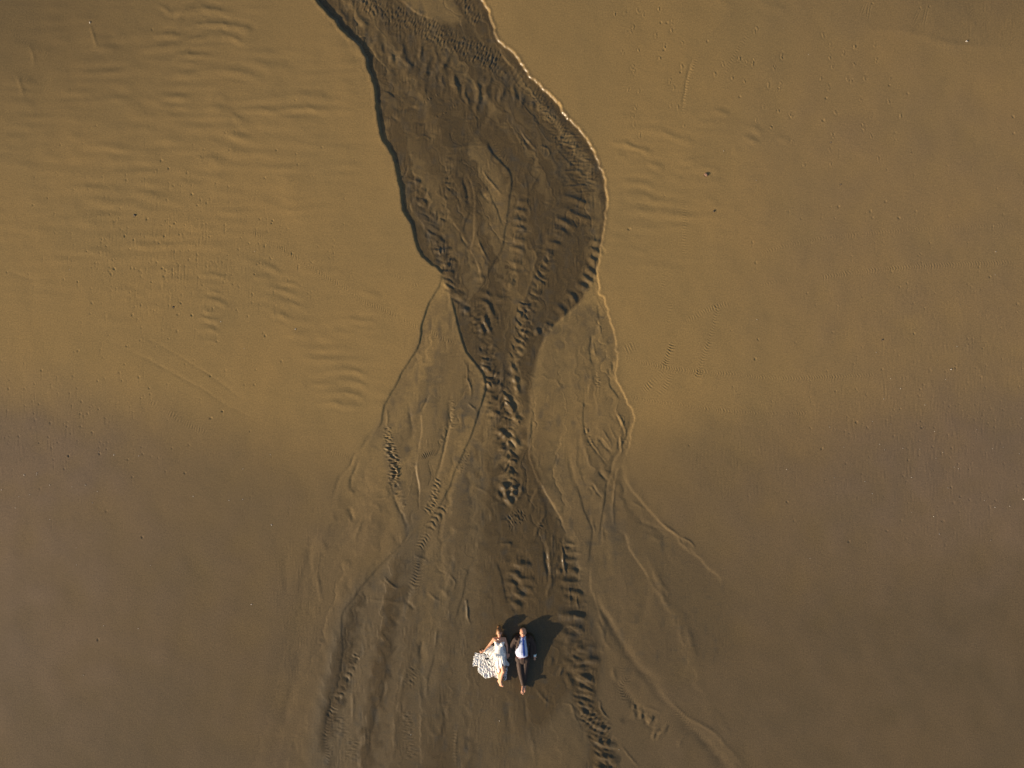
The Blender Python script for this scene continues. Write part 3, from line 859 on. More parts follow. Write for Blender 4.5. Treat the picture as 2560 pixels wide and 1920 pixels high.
lober = pl('E', "640,250 900,20 1150,0 1220,220 1262,420 1242,620 1320,780 1397,1000 1355,1200 1310,1380 1290,1600") + pl('H', "1340,0 1300,500 1050,900 900,560 700,210 560,-100") + pl('E', "505,1260 520,900 540,600")
wet = np.maximum(wet, .42 * blur(polymask(lober), 9) + .16 * blur(mm_, 60) * sstep((YY_ - 600) / 200))
wet = np.clip(wet, 0, 1)
WETBASE = wet

YY = gy[:, None]; XX = gx[None, :]
# broad undulation and the grain of the flow
Z += .0014 * lown * (1 - wet) + .0003 * warp
flow = bandnoise(9, .5, 11, 1.0, 5.0)
cross = bandnoise(13, .5, 12, 1.0, 1.6)
Z += wet * (.0003 + .0010 * sstep((bandnoise(90, .5, 318) - .1) / 1.2)) * flow
# threads and filaments that follow the flow: noise laid out along the stream lines
ky = [-240, 0, 100, 260, 400, 500, 685, 880, 1055, 1150, 1300, 1540, 1920, 2160]
xl = np.interp(gy, ky, [610, 790, 850, 935, 960, 1003, 1105, 1035, 950, 890, 820, 730, 600, 520])
xr = np.interp(gy, ky, [1130, 1210, 1247, 1375, 1490, 1515, 1500, 1540, 1583, 1575, 1640, 1760, 1900, 2000])
ker = np.hanning(61); ker /= ker.sum()
xl = np.convolve(np.pad(xl, 30, 'edge'), ker, 'valid'); xr = np.convolve(np.pad(xr, 30, 'edge'), ker, 'valid')
U = (XX - xl[:, None]) / (xr - xl)[:, None]
def flownoise(nu, lv, seed, wob=1.0):
    """value noise in (across, along) coordinates"""
    g = np.random.default_rng(seed).standard_normal((int(2600 / lv) + 6, nu * 3 + 8)).astype(np.float32)
    u = np.clip((U + 1) * nu, 0, nu * 3 + 5) + nu / (xr - xl)[:, None] * (5.5 * wob * warp + 1.5 * warp2); v = (np.minimum(YY, 1150) + .4 * np.maximum(YY - 1150, 0) + 260 + 14 * wob * warp * (1 - .6 * sstep((YY - 1100) / 200))) / lv + 0 * u
    v = np.clip(v, 0, g.shape[0] - 2.01); u = np.clip(u, 0, g.shape[1] - 2.01)
    ui = u.astype(int); vi = v.astype(int); fu = sstep(u - ui); fv = sstep(v - vi)
    o = g[vi, ui] * (1 - fu) * (1 - fv) + g[vi, ui + 1] * fu * (1 - fv) + g[vi + 1, ui] * (1 - fu) * fv + g[vi + 1, ui + 1] * fu * fv
    return (o / .6).astype(np.float32)
inside = sstep((U + .02) / .06) * sstep((1.02 - U) / .06)
ptch = sstep((flownoise(5, 210, 301) + .8) / 1.2); ptch2 = sstep((flownoise(6, 190, 302) + .7) / 1.2)
f1 = flownoise(17, 190, 303); f2 = flownoise(34, 110, 304); f3 = flownoise(9, 330, 305)
crease = np.exp(-(f1 / .16) ** 2) * ptch * .0022 - np.exp(-(f3 / .10) ** 2) * ptch2 * .0030 + np.exp(-(f2 / .22) ** 2) * ptch2 * .0012
Z += (inside * (2.2 * crease + .0022 * f3 + .0008 * f2) * (.6 + .5 * wet)).astype(np.float32)
# scattered small current crests lying across the flow
x1 = bandnoise(15, .35, 306, 1.8, .8); pm = sstep((bandnoise(70, .5, 307, 1.2, .8) - .7) / 1.0)
Z += (inside * wet * pm * .0018 * x1 * (1 - sstep((YY - 1150) / 150))).astype(np.float32)
fine_beach = bandnoise(14, .5, 13, 1.6, .8)
Z += .0002 * fine_beach
# faint long beach ripples, left and right
rip = bandnoise(29, .32, 14, 6.0, 1.0)
rip = rip * np.clip(.75 + .5 * lown, .1, 1.6)
zl = np.exp(-((XX - 420) / 470) ** 2 - ((YY - 330) / 380) ** 2); zr = np.exp(-((XX - 1650) / 180) ** 2 - ((YY - 450) / 190) ** 2) * .9
zl2 = np.exp(-((XX - 850) / 160) ** 2 - ((YY - 900) / 160) ** 2) * .5
Z += .0030 * rip * (zl + zr + zl2) * (1 - wet)
# downwash streaks on the damp flats
st = bandnoise(8, .4, 15, 1.0, 7.0)
za = np.exp(-((XX - 440) / 260) ** 2 - ((YY - 640) / 170) ** 2) + np.exp(-((XX - 2330) / 330) ** 2 - ((YY - 1050) / 300) ** 2) + \
     np.exp(-((XX - 1830) / 110) ** 2 - ((YY - 1170) / 90) ** 2) + np.exp(-((XX - 760) / 110) ** 2 - ((YY - 1500) / 300) ** 2) + \
     np.exp(-((XX - 2450) / 130) ** 2 - ((YY - 70) / 70) ** 2) + .7 * np.exp(-((XX - 60) / 330) ** 2 - ((YY - 1080) / 130) ** 2)
Z += .0006 * st * np.clip(za, 0, 1) * np.clip(.6 + .6 * warp, 0, 1.6)

def stamp(x, y, r, d, el=1.0, ang=0.0, rim=.35):
    R = r * 3.2 * max(1, el)
    i0 = max(0, int((x - R - X0) / SP)); i1 = min(NX, int((x + R - X0) / SP) + 2)
    j0 = max(0, int((y - R - Y0) / SP)); j1 = min(NY, int((y + R - Y0) / SP) + 2)
    dx = gx[i0:i1][None, :] - x; dy = gy[j0:j1][:, None] - y
    c, s = math.cos(ang), math.sin(ang)
    u = (dx * c + dy * s) / (r * el); v = (-dx * s + dy * c) / r
    q = u * u + v * v
    Z[j0:j1, i0:i1] += (d * (-np.exp(-q) + rim * np.exp(-(np.sqrt(q) - 1.6) ** 2 * 3))).astype(np.float32)
R_ = random.Random(5)
for (x, y, r_, h_) in CRUMB: stamp(x, y, r_, -h_, R_.uniform(1, 1.8), R_.uniform(0, 3.1), 0)
def gauss_pts(n, cx, cy, sx, sy):
    return [(R_.gauss(cx, sx), R_.gauss(cy, sy)) for _ in range(n)]
pits = gauss_pts(300, 430, 630, 200, 130) + gauss_pts(200, 2320, 950, 190, 230) + gauss_pts(120, 170, 1060, 200, 100) + \
       gauss_pts(30, 700, 560, 160, 150) + gauss_pts(70, 2420, 1150, 110, 120) + gauss_pts(25, 2200, 500, 250, 200)
for (x, y) in pits:
    if 900 < x < 1600 or x < -200 or x > 2750: continue
    r = R_.uniform(1.2, 2.2)
    stamp(x, y, r, R_.uniform(.004, .009), R_.uniform(1, 1.6), R_.uniform(1.2, 1.9), .12)
    if R_.random() < .75:
        l = R_.uniform(6, 20)
        stamp(x + R_.uniform(-1, 1), y + l * .8, 1.3, R_.uniform(.0015, .003), l / 1.5 * .7, math.pi / 2 + R_.uniform(-.12, .12), .2)
for c, s in (('K', "1495,1260 1570,1270 1565,1285 1105,1118 1137,1182 972,970 930,925 190,1180 778,1240 1035,1350 720,1360 770,1380 918,1400 612,1418 658,1548 935,1545 945,1590 1467,1580 1593,865 1525,1025 1855,848 500,1447 848,1262 1006,1287 1703,577 877,170"),
             ('L', "1000,663 762,707 1105,710 1043,640 730,888 1250,860 860,1130 1280,1262 1215,1303 1440,1378 395,1520 225,1445 1622,975 1213,1060 1528,828 1025,705 1020,800 450,915 1465,1110"),
             ('M', "552,912 595,1100 152,1195 1205,742 1255,962 1180,512 1165,628 335,260 560,215 422,375 420,377 318,118 350,118 1422,18 1670,40 1720,35 1605,487 1510,445 2155,608 2158,695 1490,1052 1560,1137 1412,1102 1245,1078 895,657 730,505 935,460 805,325"),
             ('N', "1472,312 1335,568 1680,770 1735,870 1158,880 466,863 978,1158 1300,1365 1497,1308 810,412 825,310 1230,580 1640,280 1395,770 1338,742"),
             ('O', "555,320 358,30 965,120 512,990 742,455 520,20")):
    for (x, y) in pl(c, s):
        stamp(x, y, R_.uniform(1.6, 2.6), R_.uniform(.008, .013), R_.uniform(1, 1.5), R_.uniform(0, 3), .15)
# footprints: pairs of shallow prints in rows
for (x, y) in pl('M', "80,70 130,60 200,50 230,70 310,40 380,110 370,160 175,140 165,165 135,160 120,265 205,255 295,180 340,235 430,215 310,300 180,370 170,345 365,420 385,455 150,465 200,475 190,550 370,550 170,595 175,640 210,700 430,340 435,650 405,555 810,160 820,150 755,420 765,320 800,310 800,325 950,290 950,300 910,345 875,440 940,435 935,460 855,555 930,575 995,590 1000,600 820,625 895,655 1165,180 1200,290 1215,340 1155,400 1190,450 1290,405 1310,420 1325,330 1435,225 1385,400 1515,405 1360,520 1505,520 1230,575 1370,650 1380,670 1415,700 1215,700 1200,780 1005,740 1415,775 1455,820 1205,855 1065,855 1620,785 1415,600 1565,600 1325,240 1270,270 1200,230 1440,310 690,400 600,380 640,330 725,300 735,310"):
    for k in range(2):
        stamp(x + R_.uniform(-2, 2), y + k * 5 + R_.uniform(-1.5, 1.5), R_.uniform(2.0, 2.8), -R_.uniform(.003, .0055), R_.uniform(1.3, 2.0), R_.uniform(1.0, 2.1), .5)
        stamp(x + R_.uniform(-2, 2), y + k * 4, 1.6, R_.uniform(.004, .007), 1.5, R_.uniform(1, 2), .3)
# scour tails at upper right
for (x, y, l, a) in [(2175, 12, 34, 1.75), (2162, 12, 30, 1.95), (2300, 22, 40, 2.0), (2318, 20, 40, 1.8), (2440, 18, 30, 2.2), (2480, 40, 40, 2.25), (2520, 50, 50, 2.3), (2545, 90, 40, 2.3)]:
    c, s = math.cos(a), math.sin(a)
    for off in (-3, 3):
        stamp(x + c * l / 2 + off, y + s * l / 2, 1.8, .004, l / 3.2, a, .4)

# edge falloff to the plain beyond
fade = sstep((XX - X0) / 60) * sstep((X1 - XX) / 60) * sstep((YY - Y0) / 60) * sstep((Y1 - YY) / 60)
Z = (Z * fade).astype(np.float32)

# pigments
dark = bandnoise(46, .6, 21, 1.3, .8); dark2 = bandnoise(16, .5, 22, 1.5, .7); dark3 = bandnoise(30, .5, 23, 1.0, 3.0)
mineral = np.clip(.5 * (dark - 1.0), 0, 1) * .45 + np.clip(.5 * (dark2 - 1.1), 0, 1) * .25 + np.clip(.5 * (dark3 - .9), 0, 1) * .5
zone = np.clip(blur(polymask(lobes), 20) * .8 + blur(polymask(fan), 25) * .9 + blur(polymask(mainp), 8) * .9 + .7 * blur(polymask(fr), 20) +
               .9 * blur(polymask(pl('E', "540,700 1000,400 1100,900 1150,1400 1130,2100 900,2400 640,1700 500,1200")), 18) + .12, 0, 1)
d4 = flownoise(15, 75, 411, 1.6); d5 = flownoise(26, 40, 412, 1.6); d6 = flownoise(5, 200, 413)
veins = np.clip(.55 * (d4 + .5 * d5 - .75), 0, 1) * sstep((d6 + .9) / 1.6)
lobz = np.clip(blur(polymask(lobes), 12) + blur(polymask(lober), 12) + .8 * blur(polymask(fan), 20) + .5 * blur(mm_, 8), 0, 1)
mineral = np.clip(mineral * zone + .5 * veins * lobz, 0, .85)
# streams of damper and drier sand along the flow
s1 = flownoise(15, 300, 421, 1.2); s2 = flownoise(34, 230, 422, 1.2); s3 = flownoise(60, 120, 423, 1.4)
low_ = sstep((YY - 1050) / 200)
wet = np.clip(wet * (1 + inside * ((.09 + .13 * low_) * s1 + (.08 + .15 * low_) * s2 + .05 * s3)), 0, 1)
Z += (inside * low_ * (.0026 * s2 + .0006 * s3 + .0016 * s1)).astype(np.float32) * fade
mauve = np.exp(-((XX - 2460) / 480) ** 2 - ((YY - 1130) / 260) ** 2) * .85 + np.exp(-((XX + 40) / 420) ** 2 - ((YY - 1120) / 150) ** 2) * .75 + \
        .45 * np.exp(-((XX - 40) / 330) ** 2 - ((YY - 1500) / 380) ** 2) + .34 * sstep((YY - 950) / 400) * (1 - .6 * np.exp(-((XX - 1250) / 500) ** 2))  # mauve sky sheen of the wet sand, painted into the base colour
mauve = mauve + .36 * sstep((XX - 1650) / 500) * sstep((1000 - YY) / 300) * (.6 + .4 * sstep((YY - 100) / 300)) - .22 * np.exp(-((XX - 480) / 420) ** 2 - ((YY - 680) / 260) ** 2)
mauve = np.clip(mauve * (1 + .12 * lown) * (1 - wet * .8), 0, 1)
# damp towards the sea (bottom), plus lens vignette painted dark into the corners
damp = (.50 * sstep((YY - 930 - 170 * np.exp(-((XX - 1150) / 420) ** 2)) / 260) + .50 * sstep((YY - 950) / 850)) * (1 - .15 * np.exp(-((XX - 1000) / 380) ** 2)) + \
       .34 * np.exp(-((XX - 2700) / 650) ** 2 - ((YY - 1850) / 520) ** 2) + .62 * np.exp(-((XX + 40) / 520) ** 2 - ((YY - 0) / 330) ** 2) + \
       .35 * np.exp(-((XX - 2500) / 330) ** 2 - ((YY - 0) / 110) ** 2) + .13 * sstep((480 - YY) / 480)
damp = np.clip(damp * (1 + .03 * lown), 0, 1.15)

def pad(a, m):
    return np.pad(a, ((m, m), (m, m)), mode='edge')
m = 14
gro = np.cumsum(SP * 1.75 ** np.arange(1, m + 1) * 2)
ax = np.concatenate([X0 - gro[::-1], gx, gx[-1] + gro]); ay = np.concatenate([Y0 - gro[::-1], gy, gy[-1] + gro])
PZ = pad(Z, m)
PZ[:m] = 0; PZ[-m:] = 0; PZ[:, :m] = 0; PZ[:, -m:] = 0
nx, ny = len(ax), len(ay)
co = np.empty((ny, nx, 3), np.float32)
co[..., 0] = (ax[None, :] - 1280) * S; co[..., 1] = (960 - ay[:, None]) * S; co[..., 2] = PZ
def grid_mesh(name, co, faces_mask=None):
    ny, nx = co.shape[:2]
    idx = np.arange(nx * ny, dtype=np.int32).reshape(ny, nx)
    f = np.stack([idx[:-1, :-1], idx[1:, :-1], idx[1:, 1:], idx[:-1, 1:]], -1).reshape(-1, 4)
    if faces_mask is not None: f = f[faces_mask.reshape(-1)]
    used = None
    v = co.reshape(-1, 3)
    if faces_mask is not None:
        used, inv = np.unique(f, return_inverse=True)
        f = inv.reshape(-1, 4).astype(np.int32); v = v[used]
    me = bpy.data.meshes.new(name)
    me.vertices.add(len(v)); me.vertices.foreach_set("co", np.ascontiguousarray(v, np.float32).reshape(-1))
    me.loops.add(f.size); me.loops.foreach_set("vertex_index", f.reshape(-1).astype(np.int32))
    me.polygons.add(len(f)); me.polygons.foreach_set("loop_start", np.arange(0, f.size, 4, dtype=np.int32))
    me.polygons.foreach_set("use_smooth", np.ones(len(f), bool))
    me.update(calc_edges=True)
    return me, used
me, _ = grid_mesh("ground", co)
att = me.color_attributes.new("sand", 'FLOAT_COLOR', 'POINT')
cols = np.stack([pad(wet, m), pad(mineral, m), pad(mauve, m), pad(damp, m)], -1).astype(np.float32)  # damp also carries the painted lens vignette
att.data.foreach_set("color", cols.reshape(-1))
ground = link(bpy.data.objects.new("ground", me))
tag(ground, kind="structure")

def zat(px, py):
    i = int(np.clip((px - X0) / SP, 0, NX - 1)); j = int(np.clip((py - Y0) / SP, 0, NY - 1))
    return float(Z[j, i])

# ---------------------------------------------------------------- materials
def newmat(name):
    mt = bpy.data.materials.new(name); mt.use_nodes = True
    return mt, mt.node_tree, mt.node_tree.nodes["Principled BSDF"]
def noise_node(t, scale, detail=4, rough=.6, coord=None):
    n = t.nodes.new("ShaderNodeTexNoise"); n.inputs['Scale'].default_value = scale
    n.inputs['Detail'].default_value = detail; n.inputs['Roughness'].default_value = rough
    if coord: t.links.new(coord, n.inputs['Vector'])
    return n
def mixc(t, fac, a, b, mode='MIX'):
    n = t.nodes.new("ShaderNodeMix"); n.data_type = 'RGBA'; n.blend_type = mode
    for sock, v in ((n.inputs[0], fac), (n.inputs[6], a), (n.inputs[7], b)):
        if hasattr(v, 'is_output'): t.links.new(v, sock)
        elif isinstance(v, (int, float)): sock.default_value = v
        else: sock.default_value = (*v, 1)
    return n.outputs[2]
def mapr(t, v, a, b, c, d):
    n = t.nodes.new("ShaderNodeMapRange")
    t.links.new(v, n.inputs[0])
    for k, x in enumerate((a, b, c, d)): n.inputs[k + 1].default_value = x
    return n.outputs[0]

def sand_material():
    mt, t, p = newmat("sand")
    at = t.nodes.new("ShaderNodeAttribute"); at.attribute_name = "sand"
    sp = t.nodes.new("ShaderNodeSeparateColor"); t.links.new(at.outputs['Color'], sp.inputs[0])
    geo = t.nodes.new("ShaderNodeNewGeometry"); pos = geo.outputs['Position']
    c = mixc(t, at.outputs['Alpha'], SAND_DRY, SAND_DAMP_VIGNETTE)
    c = mixc(t, sp.outputs[2], c, SAND_SKY_SHEEN)
    c = mixc(t, sp.outputs[0], c, SAND_WET)
    c = mixc(t, sp.outputs[1], c, SAND_MINERAL)
    n1 = noise_node(t, .35, 5, .55, pos)
    c = mixc(t, 1.0, c, mixc(t, mapr(t, n1.outputs[0], .3, .7, 0, 1), (.93, .95, .97), (1.06, 1.04, 1.0)), 'MULTIPLY')
    n2 = noise_node(t, 26, 3, .75, pos)
    c = mixc(t, 1.0, c, mixc(t, mapr(t, n2.outputs[0], .25, .75, 0, 1), (.72, .73, .76), (1.28, 1.27, 1.24)), 'MULTIPLY')
    n3 = noise_node(t, 130, 2, .8, pos)
    c = mixc(t, 1.0, c, mixc(t, mapr(t, n3.outputs[0], .25, .75, 0, 1), (.75, .75, .75), (1.25, 1.25, 1.25)), 'MULTIPLY')
    t.links.new(c, p.inputs['Base Color'])
    t.links.new(mapr(t, sp.outputs[0], 0, 1, .9, .24), p.inputs['Roughness'])
    t.links.new(mapr(t, sp.outputs[0], 0, 1, .10, .45), p.inputs['Specular IOR Level'])
    b = t.nodes.new("ShaderNodeBump"); b.inputs['Strength'].default_value = .55; b.inputs['Distance'].default_value = .004
    n4 = noise_node(t, 32, 3, .7, pos); t.links.new(n4.outputs[0], b.inputs['Height'])
    t.links.new(b.outputs[0], p.inputs['Normal'])
    return mt
SAND_DRY = (.258, .177, .076); SAND_DAMP_VIGNETTE = (.107, .080, .045); SAND_SKY_SHEEN = (.169, .122, .080); SAND_WET = (.084, .059, .027); SAND_MINERAL = (.068, .058, .041)
me.materials.append(sand_material())

def simple(name, col, rough=.7, var=.12, scale=60, bump=0.0, spec=.4, bscale=200):
    mt, t, p = newmat(name)
    tc = t.nodes.new("ShaderNodeTexCoord")
    n = noise_node(t, scale, 3, .6, tc.outputs['Object'])
    lo_ = tuple(v * (1 - var) for v in col); hi_ = tuple(min(1, v * (1 + var)) for v in col)
    c = mixc(t, mapr(t, n.outputs[0], .3, .7, 0, 1), lo_, hi_)
    t.links.new(c, p.inputs['Base Color']); p.inputs['Roughness'].default_value = rough
    p.inputs['Specular IOR Level'].default_value = spec
    if bump:
        b = t.nodes.new("ShaderNodeBump"); b.inputs['Strength'].default_value = bump; b.inputs['Distance'].default_value = .003
        n2 = noise_node(t, bscale, 3, .6, tc.outputs['Object']); t.links.new(n2.outputs[0], b.inputs['Height'])
        t.links.new(b.outputs[0], p.inputs['Normal'])
    return mt
M_skin_f = simple("bride_skin", (.62, .33, .21), .5, .08, 25)
M_skin_m = simple("groom_skin", (.58, .30, .20), .5, .10, 25)
M_hair = simple("hair", (.20, .085, .025), .5, .4, 90, .6, .5, 160)
M_dress = simple("dress_satin", (.84, .83, .81), .55, .04, 30, .15)
M_lace = simple("dress_lace", (.80, .79, .77), .7, .10, 60, .8, .3, 120)
M_suit = simple("suit_wool", (.050, .030, .024), .8, .2, 150, .2)
M_trouser = simple("trouser_wool", (.050, .030, .023), .75, .2, 100, .3)
M_shirt = simple("shirt_cotton", (.56, .61, .82), .7, .03, 20, .15)
M_tie = simple("tie_silk", (.035, .09, .42), .45, .2, 120)
M_belt = simple("belt_leather", (.16, .02, .02), .4, .1)
M_lip = simple("lips", (.45, .10, .09), .4, .05)
M_eye = simple("eye_white", (.75, .72, .70), .2, .02)
M_iris = simple("iris", (.03, .02, .015), .15, .1)
M_brow = simple("brow_hair", (.07, .035, .015), .7, .2)
M_silver = simple("silver", (.75, .74, .72), .25, .05)
M_silver.node_tree.nodes["Principled BSDF"].inputs['Metallic'].default_value = 1
M_nail = simple("nail", (.65, .35, .30), .3, .03)

# ================================================================ mesh modelling tools
def T(x, y, z=0.0):
    k = CR['T']; return W(k[0] + x * k[2], k[1] + y * k[2], z)

def capsule(bm, a, b, ra, rb, fz=1.0, fx=1.0, n=14, up=Vector((0, 0, 1))):
    """tapered limb from a to b; fz flattens across 'up', fx across the side"""
    a = Vector(a); b = Vector(b); ax_ = (b - a)
    L = ax_.length
    u = ax_.normalized() if L > 1e-6 else Vector((0, 1, 0))
    v = u.cross(up)
    if v.length < 1e-3: v = u.cross(Vector((1, 0, 0)))
    v.normalize(); w = v.cross(u).normalized()
    rings = []
    for k in range(5):
        th = (k / 5) * math.pi / 2
        rings.append((a - u * ra * math.cos(th), ra * math.sin(th)))
    for k in range(0, 5):
        t = k / 4; rings.append((a + (b - a) * t, ra + (rb - ra) * t))
    for k in range(1, 6):
        th = (k / 5) * math.pi / 2
        rings.append((b + u * rb * math.sin(th), rb * math.cos(th)))
    vs = []
    for c, r in rings[1:-1]:
        vs.append([bm.verts.new(c + v * (r * fx * math.cos(2 * math.pi * i / n)) + w * (r * fz * math.sin(2 * math.pi * i / n))) for i in range(n)])
    for q in range(len(vs) - 1):
        for i in range(n):
            bm.faces.new((vs[q][i], vs[q][(i + 1) % n], vs[q + 1][(i + 1) % n], vs[q + 1][i]))
    p0 = bm.verts.new(rings[0][0]); p1 = bm.verts.new(rings[-1][0])
    for i in range(n):
        bm.faces.new((p0, vs[0][(i + 1) % n], vs[0][i])); bm.faces.new((p1, vs[-1][i], vs[-1][(i + 1) % n]))

def ellipsoid(bm, c, r, rot=(0, 0, 0), seg=20):
    mtx = Matrix.Translation(Vector(c)) @ Matrix.Rotation(rot[2], 4, 'Z') @ Matrix.Rotation(rot[1], 4, 'Y') @ Matrix.Rotation(rot[0], 4, 'X') @ Matrix.Diagonal((*r, 1))
    bmesh.ops.create_uvsphere(bm, u_segments=seg, v_segments=seg // 2 + 2, radius=1, matrix=mtx)

def blob(name, fn, mat, parent=None, voxel=.004, smooth=4, fac=.5):
    bm = bmesh.new(); fn(bm)
    bmesh.ops.recalc_face_normals(bm, faces=bm.faces)
    tm = bpy.data.meshes.new("tmp"); bm.to_mesh(tm); bm.free()
    to = bpy.data.objects.new("tmp", tm); link(to)
    r = to.modifiers.new("r", 'REMESH'); r.mode = 'VOXEL'; r.voxel_size = voxel; r.use_smooth_shade = True
    if smooth:
        s = to.modifiers.new("s", 'SMOOTH'); s.factor = fac; s.iterations = smooth
    dg = bpy.context.evaluated_depsgraph_get()
    nm = bpy.data.meshes.new_from_object(to.evaluated_get(dg)); nm.name = name
    bpy.data.objects.remove(to); bpy.data.meshes.remove(tm)
    nm.materials.clear(); nm.materials.append(mat)
    for p in nm.polygons: p.use_smooth = True
    o = link(bpy.data.objects.new(name, nm))
    if parent: o.parent = parent; o.matrix_parent_inverse = parent.matrix_world.inverted()
    return o

def plain(name, fn, mat, parent=None, smooth=True):
    bm = bmesh.new(); fn(bm); bmesh.ops.recalc_face_normals(bm, faces=bm.faces)
    nm = bpy.data.meshes.new(name); bm.to_mesh(nm); bm.free()
    if smooth:
        for p in nm.polygons: p.use_smooth = True
    nm.materials.append(mat)
    o = link(bpy.data.objects.new(name, nm))
    if parent: o.parent = parent; o.matrix_parent_inverse = parent.matrix_world.inverted()
    return o

def bvh_of(objs):
    vs, fs = [], []
    for o in objs:
        b = len(vs)
        vs += [v.co.copy() for v in o.data.vertices]
        fs += [[b + i for i in p.vertices] for p in o.data.polygons]
    return BVHTree.FromPolygons(vs, fs)

def gblur(a, n):
    for _ in range(n):
        a = np.pad(a, 1, mode='edge')
        a = (a[:-2, 1:-1] + a[2:, 1:-1] + a[1:-1, :-2] + a[1:-1, 2:] + 2 * a[1:-1, 1:-1]) / 6
    return a

def rnd2(shape, n, seed):
    """smooth 2d noise, feature size about n cells"""
    r = np.random.default_rng(seed)
    h, w = shape
    g = r.standard_normal((h // n + 3, w // n + 3))
    y = np.arange(h) / n; x = np.arange(w) / n
    yi = y.astype(int); xi = x.astype(int); fy = sstep(y - yi)[:, None]; fx = sstep(x - xi)[None, :]
    return (g[yi][:, xi] * (1 - fy) * (1 - fx) + g[yi + 1][:, xi] * fy * (1 - fx) + g[yi][:, xi + 1] * (1 - fy) * fx + g[yi + 1][:, xi + 1] * fy * fx)

def sheet(name, pts, bvh, mat, parent, base=.012, lift=.008, step=.005, soft=3, fold=None, holes=None, thick=.003, zg=.10, jag=0.0, drop=None):
    """cloth: an outline (T coordinates) filled with a fine grid and draped over what lies under it"""
    P = [(T(x, y, zg).x, T(x, y, zg).y) for x, y in pts]
    P = smooth_path(P, .02, 0)
    # close
    if jag:
        r = np.random.default_rng(len(name)); a = np.arange(len(P))
        ctr = P.mean(0); d = P - ctr; ln = np.linalg.norm(d, axis=1)[:, None]
        P = P + d / ln * (jag * (np.sin(a * 2.1) * .5 + r.standard_normal(len(P)) * .6))[:, None]
    x0, y0 = P.min(0) - step * 3; x1, y1 = P.max(0) + step * 3
    xs = np.arange(x0, x1, step); ys = np.arange(y0, y1, step)
    M = np.zeros((len(ys), len(xs)), bool)
    for j, y in enumerate(ys):
        a = P; b = np.roll(P, -1, 0)
        mm = (a[:, 1] <= y) != (b[:, 1] <= y)
        if not mm.any(): continue
        q = np.sort(a[mm, 0] + (y - a[mm, 1]) * (b[mm, 0] - a[mm, 0]) / (b[mm, 1] - a[mm, 1]))
        for k in range(0, len(q) - 1, 2): M[j] |= (xs >= q[k]) & (xs <= q[k + 1])
    Zs = np.zeros(M.shape)
    for j, y in enumerate(ys):
        for i, x in enumerate(xs):
            if bvh:
                h = bvh.ray_cast(Vector((x, y, 2)), Vector((0, 0, -1)))
                if h[0] is not None: Zs[j, i] = h[0].z
    Zs = np.maximum(Zs, base)
    Zs = np.maximum(gblur(Zs, soft), Zs - .004) + lift
    Xg, Yg = np.meshgrid(xs, ys)
    if drop: Zs = drop(Xg, Yg, Zs)
    if fold: Zs = Zs + fold(Xg, Yg, Zs)
    if holes is not None: M &= ~holes(Xg, Yg)
    co = np.stack([Xg, Yg, Zs], -1)
    fm = M[:-1, :-1] & M[1:, :-1] & M[1:, 1:] & M[:-1, 1:]
    # ny rows go up in y: flip so the faces look upward
    co = co[::-1]; fm = fm[::-1]
    nm, _ = grid_mesh(name, co, fm)
    o = link(bpy.data.objects.new(name, nm)); nm.materials.append(mat)
    md = o.modifiers.new("thick", 'SOLIDIFY'); md.thickness = thick; md.offset = -1
    dg = bpy.context.evaluated_depsgraph_get()
    n2 = bpy.data.meshes.new_from_object(o.evaluated_get(dg)); n2.name = name
    o.modifiers.clear(); o.data = n2
    if parent: o.parent = parent; o.matrix_parent_inverse = parent.matrix_world.inverted()
    return o

def empty(name, loc):
    o = link(bpy.data.objects.new(name, None)); o.location = loc
    bpy.context.view_layer.update()
    return o

def fingers(bm, wrist, palm, tips, thumb, r=.0085):
    """palm slab plus five separate bent fingers"""
    wrist = Vector(wrist); palm = Vector(palm)
    d = (palm - wrist)
    capsule(bm, wrist, palm, .024, .034, .45, 1.0)
    side = d.normalized().cross(Vector((0, 0, 1))).normalized()
    for k, tp in enumerate(tips):
        off = (k - 1.5) * .017
        root = palm + side * off
        tp = Vector(tp); mid = (root + tp) / 2 + Vector((0, 0, .010))
        capsule(bm, root, mid, r * 1.05, r, 1, 1, 10); capsule(bm, mid, tp, r, r * .75, 1, 1, 10)
    th = Vector(thumb); tr = wrist + d * .35 + side * (-.026 if (th - wrist).dot(side) < 0 else .026)
    mid = (tr + th) / 2 + Vector((0, 0, .006))
    capsule(bm, tr, mid, r * 1.35, r * 1.15, 1, 1, 10); capsule(bm, mid, th, r * 1.15, r * .85, 1, 1, 10)

def foot(bm, ankle, heel, ball, toe, r=.034):
    capsule(bm, ankle, heel, r, r * .85); capsule(bm, ankle, ball, r * .95, r * .95, .75, 1.1); capsule(bm, heel, ball, r * .8, r * .8, .7, 1.05)
    ball = Vector(ball); toe = Vector(toe); d = toe - ball; s = d.normalized().cross(Vector((0, 0, 1))).normalized()
    for k in range(5):
        off = (k - 2) * .0165
        L = 1.0 - .09 * k
        capsule(bm, ball + s * off, ball + s * off * .95 + d * L, .0125 if k == 0 else .0105, .010 if k == 0 else .008, 1, 1, 10)

